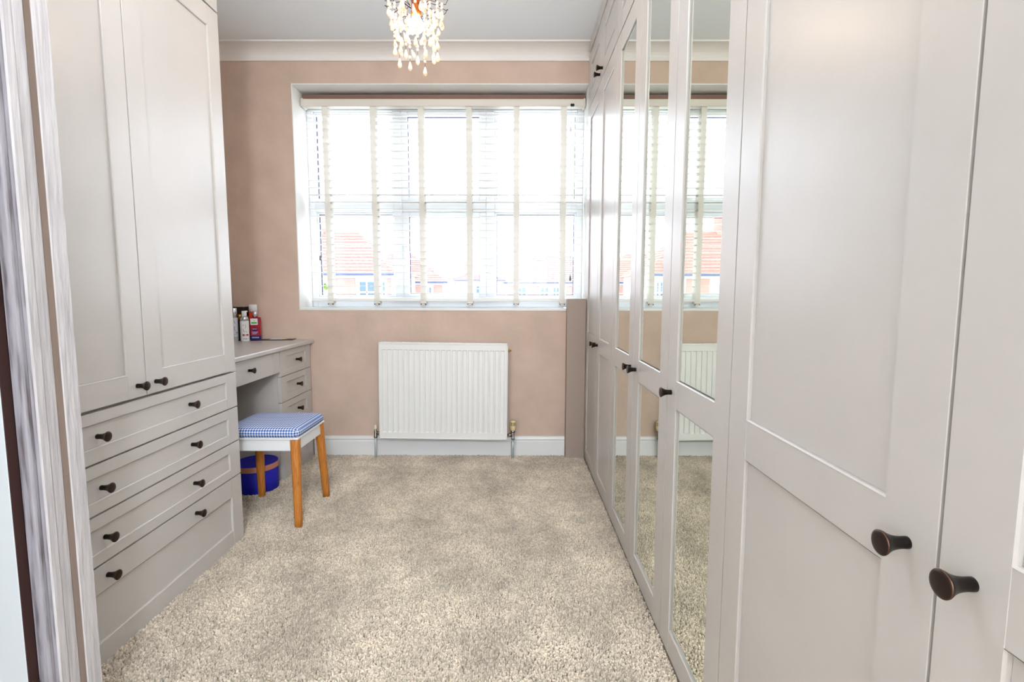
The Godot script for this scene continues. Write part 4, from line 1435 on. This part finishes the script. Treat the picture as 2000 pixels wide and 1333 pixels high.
func build_outside() -> void:
	var gy := -2.7
	var s := begin()
	box(s, Vector3(-90, gy - 0.5, -140), Vector3(90, gy, 60), 0.01)
	var o := put("ground", s, M.pale_ground)
	o.set_meta("kind", "structure")
	o.set_meta("label", "pale ground outside, a floor below the window, lightened to bounce daylight inside")
	house("brick terrace house with red hipped roof, seen through the left part of the blind", -19.0, -7.9, -33.0, 8.0, gy, 2.2, 5.35, 5.0, 3.4, M.tile, [[-10.0, -8.9, -0.6, 1.75], [-8.75, -8.2, -0.6, 1.75]], [[-11.7, -10.2, -2.0, 1.9], [-8.15, -7.9, -2.0, 1.9]], [[-14.6, 5.0, 1.1, 6.6]])
	house("red roofed terrace house further back, seen through the middle of the blind", -19.0, -6.0, -44.0, 8.0, gy, 1.9, 4.6, 5.0, 3.6, M.tile, [[-7.6, -7.0, -0.8, 1.5]], [[-8.5, -7.7, -2.0, 1.6], [-6.9, -6.1, -2.0, 1.6]], [])
	house("pale distant house with one square chimney, seen through the middle of the blind", -11.5, -1.5, -88.0, 9.0, gy, 3.0, 4.2, 3.0, 3.0, M.tile_grey, [[-6.5, -5.2, 0.2, 2.2]], [], [[-8.8, 4.0, 0.9, 6.1]])
	house("semi-detached house with grey brown hipped roof, seen through the right part of the blind", -0.9, 11.0, -60.0, 9.0, gy, 2.15, 5.6, 3.9, 4.0, M.tile_grey, [[0.4, 1.5, -0.4, 1.6], [3.1, 4.1, -0.4, 1.6], [4.6, 5.4, -0.4, 1.6]], [[-0.7, 0.25, -2.5, 1.75], [1.65, 3.0, -2.5, 1.75], [6.2, 7.5, -2.5, 1.75]], [[7.6, 5.2, 0.9, 6.4]])
	# climbing shrub just outside on the left
	var t := thing("shrub", "yellow green shrub outside the left edge of the window", "shrub", Vector3(-2.62, gy, -6.6))
	s = begin(true)
	tube(s, [Vector3(0, 0, 0), Vector3(0.03, 2.2, 0.0), Vector3(0, 4.0, 0)], 0.05, 8)
	put("stem", s, M.bark, t)
	s = begin()
	for k in 900:
		var y := rng.randf_range(0.4, 4.35)
		var r := 0.30 * sqrt(clampf((4.45 - y) / 1.6, 0.05, 1.0)) * sqrt(rng.randf())
		var a := rng.randf() * TAU
		var c := Vector3(cos(a) * r, y, sin(a) * r)
		var u := Vector3(rng.randf_range(-1, 1), rng.randf_range(-1, 1), rng.randf_range(-1, 1)).normalized()
		var v := u.cross(Vector3.UP + Vector3(0.1, 0, 0)).normalized()
		var l := rng.randf_range(0.05, 0.09)
		tri_n(s, c - v * l * 0.35, c + v * l * 0.35, c + u * l, u.cross(v))
		tri_n(s, c - v * l * 0.35, c + v * l * 0.35, c - u * l, u.cross(v))
	var lf := put("foliage", s, M.leaf, t)
	lf.set_meta("kind", "stuff")

func build_carpet() -> void:
	# cut pile: tens of thousands of small tufts, leaning this way and that
	var s := begin()
	var ring := [[0.0037, -0.004], [0.0041, 0.002], [0.0028, 0.0066]]
	var n := 5
	for i in 2:
		for k in n:
			var t0 := TAU * k / n
			var t1 := TAU * (k + 1) / n
			var a: Array = ring[i]
			var b: Array = ring[i + 1]
			quad_n(s, Vector3(cos(t0) * a[0], a[1], sin(t0) * a[0]), Vector3(cos(t1) * a[0], a[1], sin(t1) * a[0]), Vector3(cos(t1) * b[0], b[1], sin(t1) * b[0]), Vector3(cos(t0) * b[0], b[1], sin(t0) * b[0]), Vector3(cos(t0), 0, sin(t0)))
	for k in n:
		var t0 := TAU * k / n
		var t1 := TAU * (k + 1) / n
		tri_n(s, Vector3(cos(t0) * 0.0028, 0.0066, sin(t0) * 0.0028), Vector3(cos(t1) * 0.0028, 0.0066, sin(t1) * 0.0028), Vector3(0, 0.0080, 0), Vector3.UP)
	s.generate_normals()
	var mesh := s.commit()
	var big := FastNoiseLite.new()
	big.seed = 3
	big.frequency = 2.6
	big.fractal_octaves = 4
	var mid := FastNoiseLite.new()
	mid.seed = 9
	mid.frequency = 9.0
	mid.fractal_octaves = 3
	var xs: PackedVector2Array = []
	var pitch := 0.0060
	var z := BACK + 0.018
	while z < -0.95:
		var x0 := -1.17
		if z < -2.09:
			x0 = -1.62 if z > -2.71 else -1.275
		var x := x0
		while x < RX - 0.004:
			xs.append(Vector2(x + rng.randf_range(-0.0026, 0.0026), z + rng.randf_range(-0.0026, 0.0026)))
			x += pitch
		z += pitch
	var mm := MultiMesh.new()
	mm.transform_format = MultiMesh.TRANSFORM_3D
	mm.use_colors = true
	mm.mesh = mesh
	mm.instance_count = xs.size()
	for i in xs.size():
		var p := xs[i]
		var g := big.get_noise_2d(p.x, p.y * 0.8)
		var q := mid.get_noise_2d(p.x, p.y)
		var lean := g * 0.8 + q * 0.35
		var b := Basis(Vector3.UP, rng.randf() * TAU)
		b = Basis(Vector3(1, 0, 0), lean + rng.randf_range(-0.45, 0.45)) * Basis(Vector3(0, 0, 1), q * 0.5 + rng.randf_range(-0.45, 0.45)) * b
		var k := rng.randf_range(0.75, 1.15)
		b = b.scaled(Vector3(k, k * rng.randf_range(0.8, 1.3), k))
		mm.set_instance_transform(i, Transform3D(b, Vector3(p.x, rng.randf_range(-0.0015, 0.0005), p.y)))
		var v := 0.56 * (1.0 + 0.24 * clampf(g * 1.6 + q * 0.6, -1, 1)) * rng.randf_range(0.74, 1.2)
		mm.set_instance_color(i, Color(v * 1.085, v * 0.94, v * 0.765))
	var o := MultiMeshInstance3D.new()
	o.name = "carpet_pile"
	o.multimesh = mm
	o.material_override = M.tuft
	get_node("floor").add_child(o, true)
	o.set_meta("kind", "stuff")
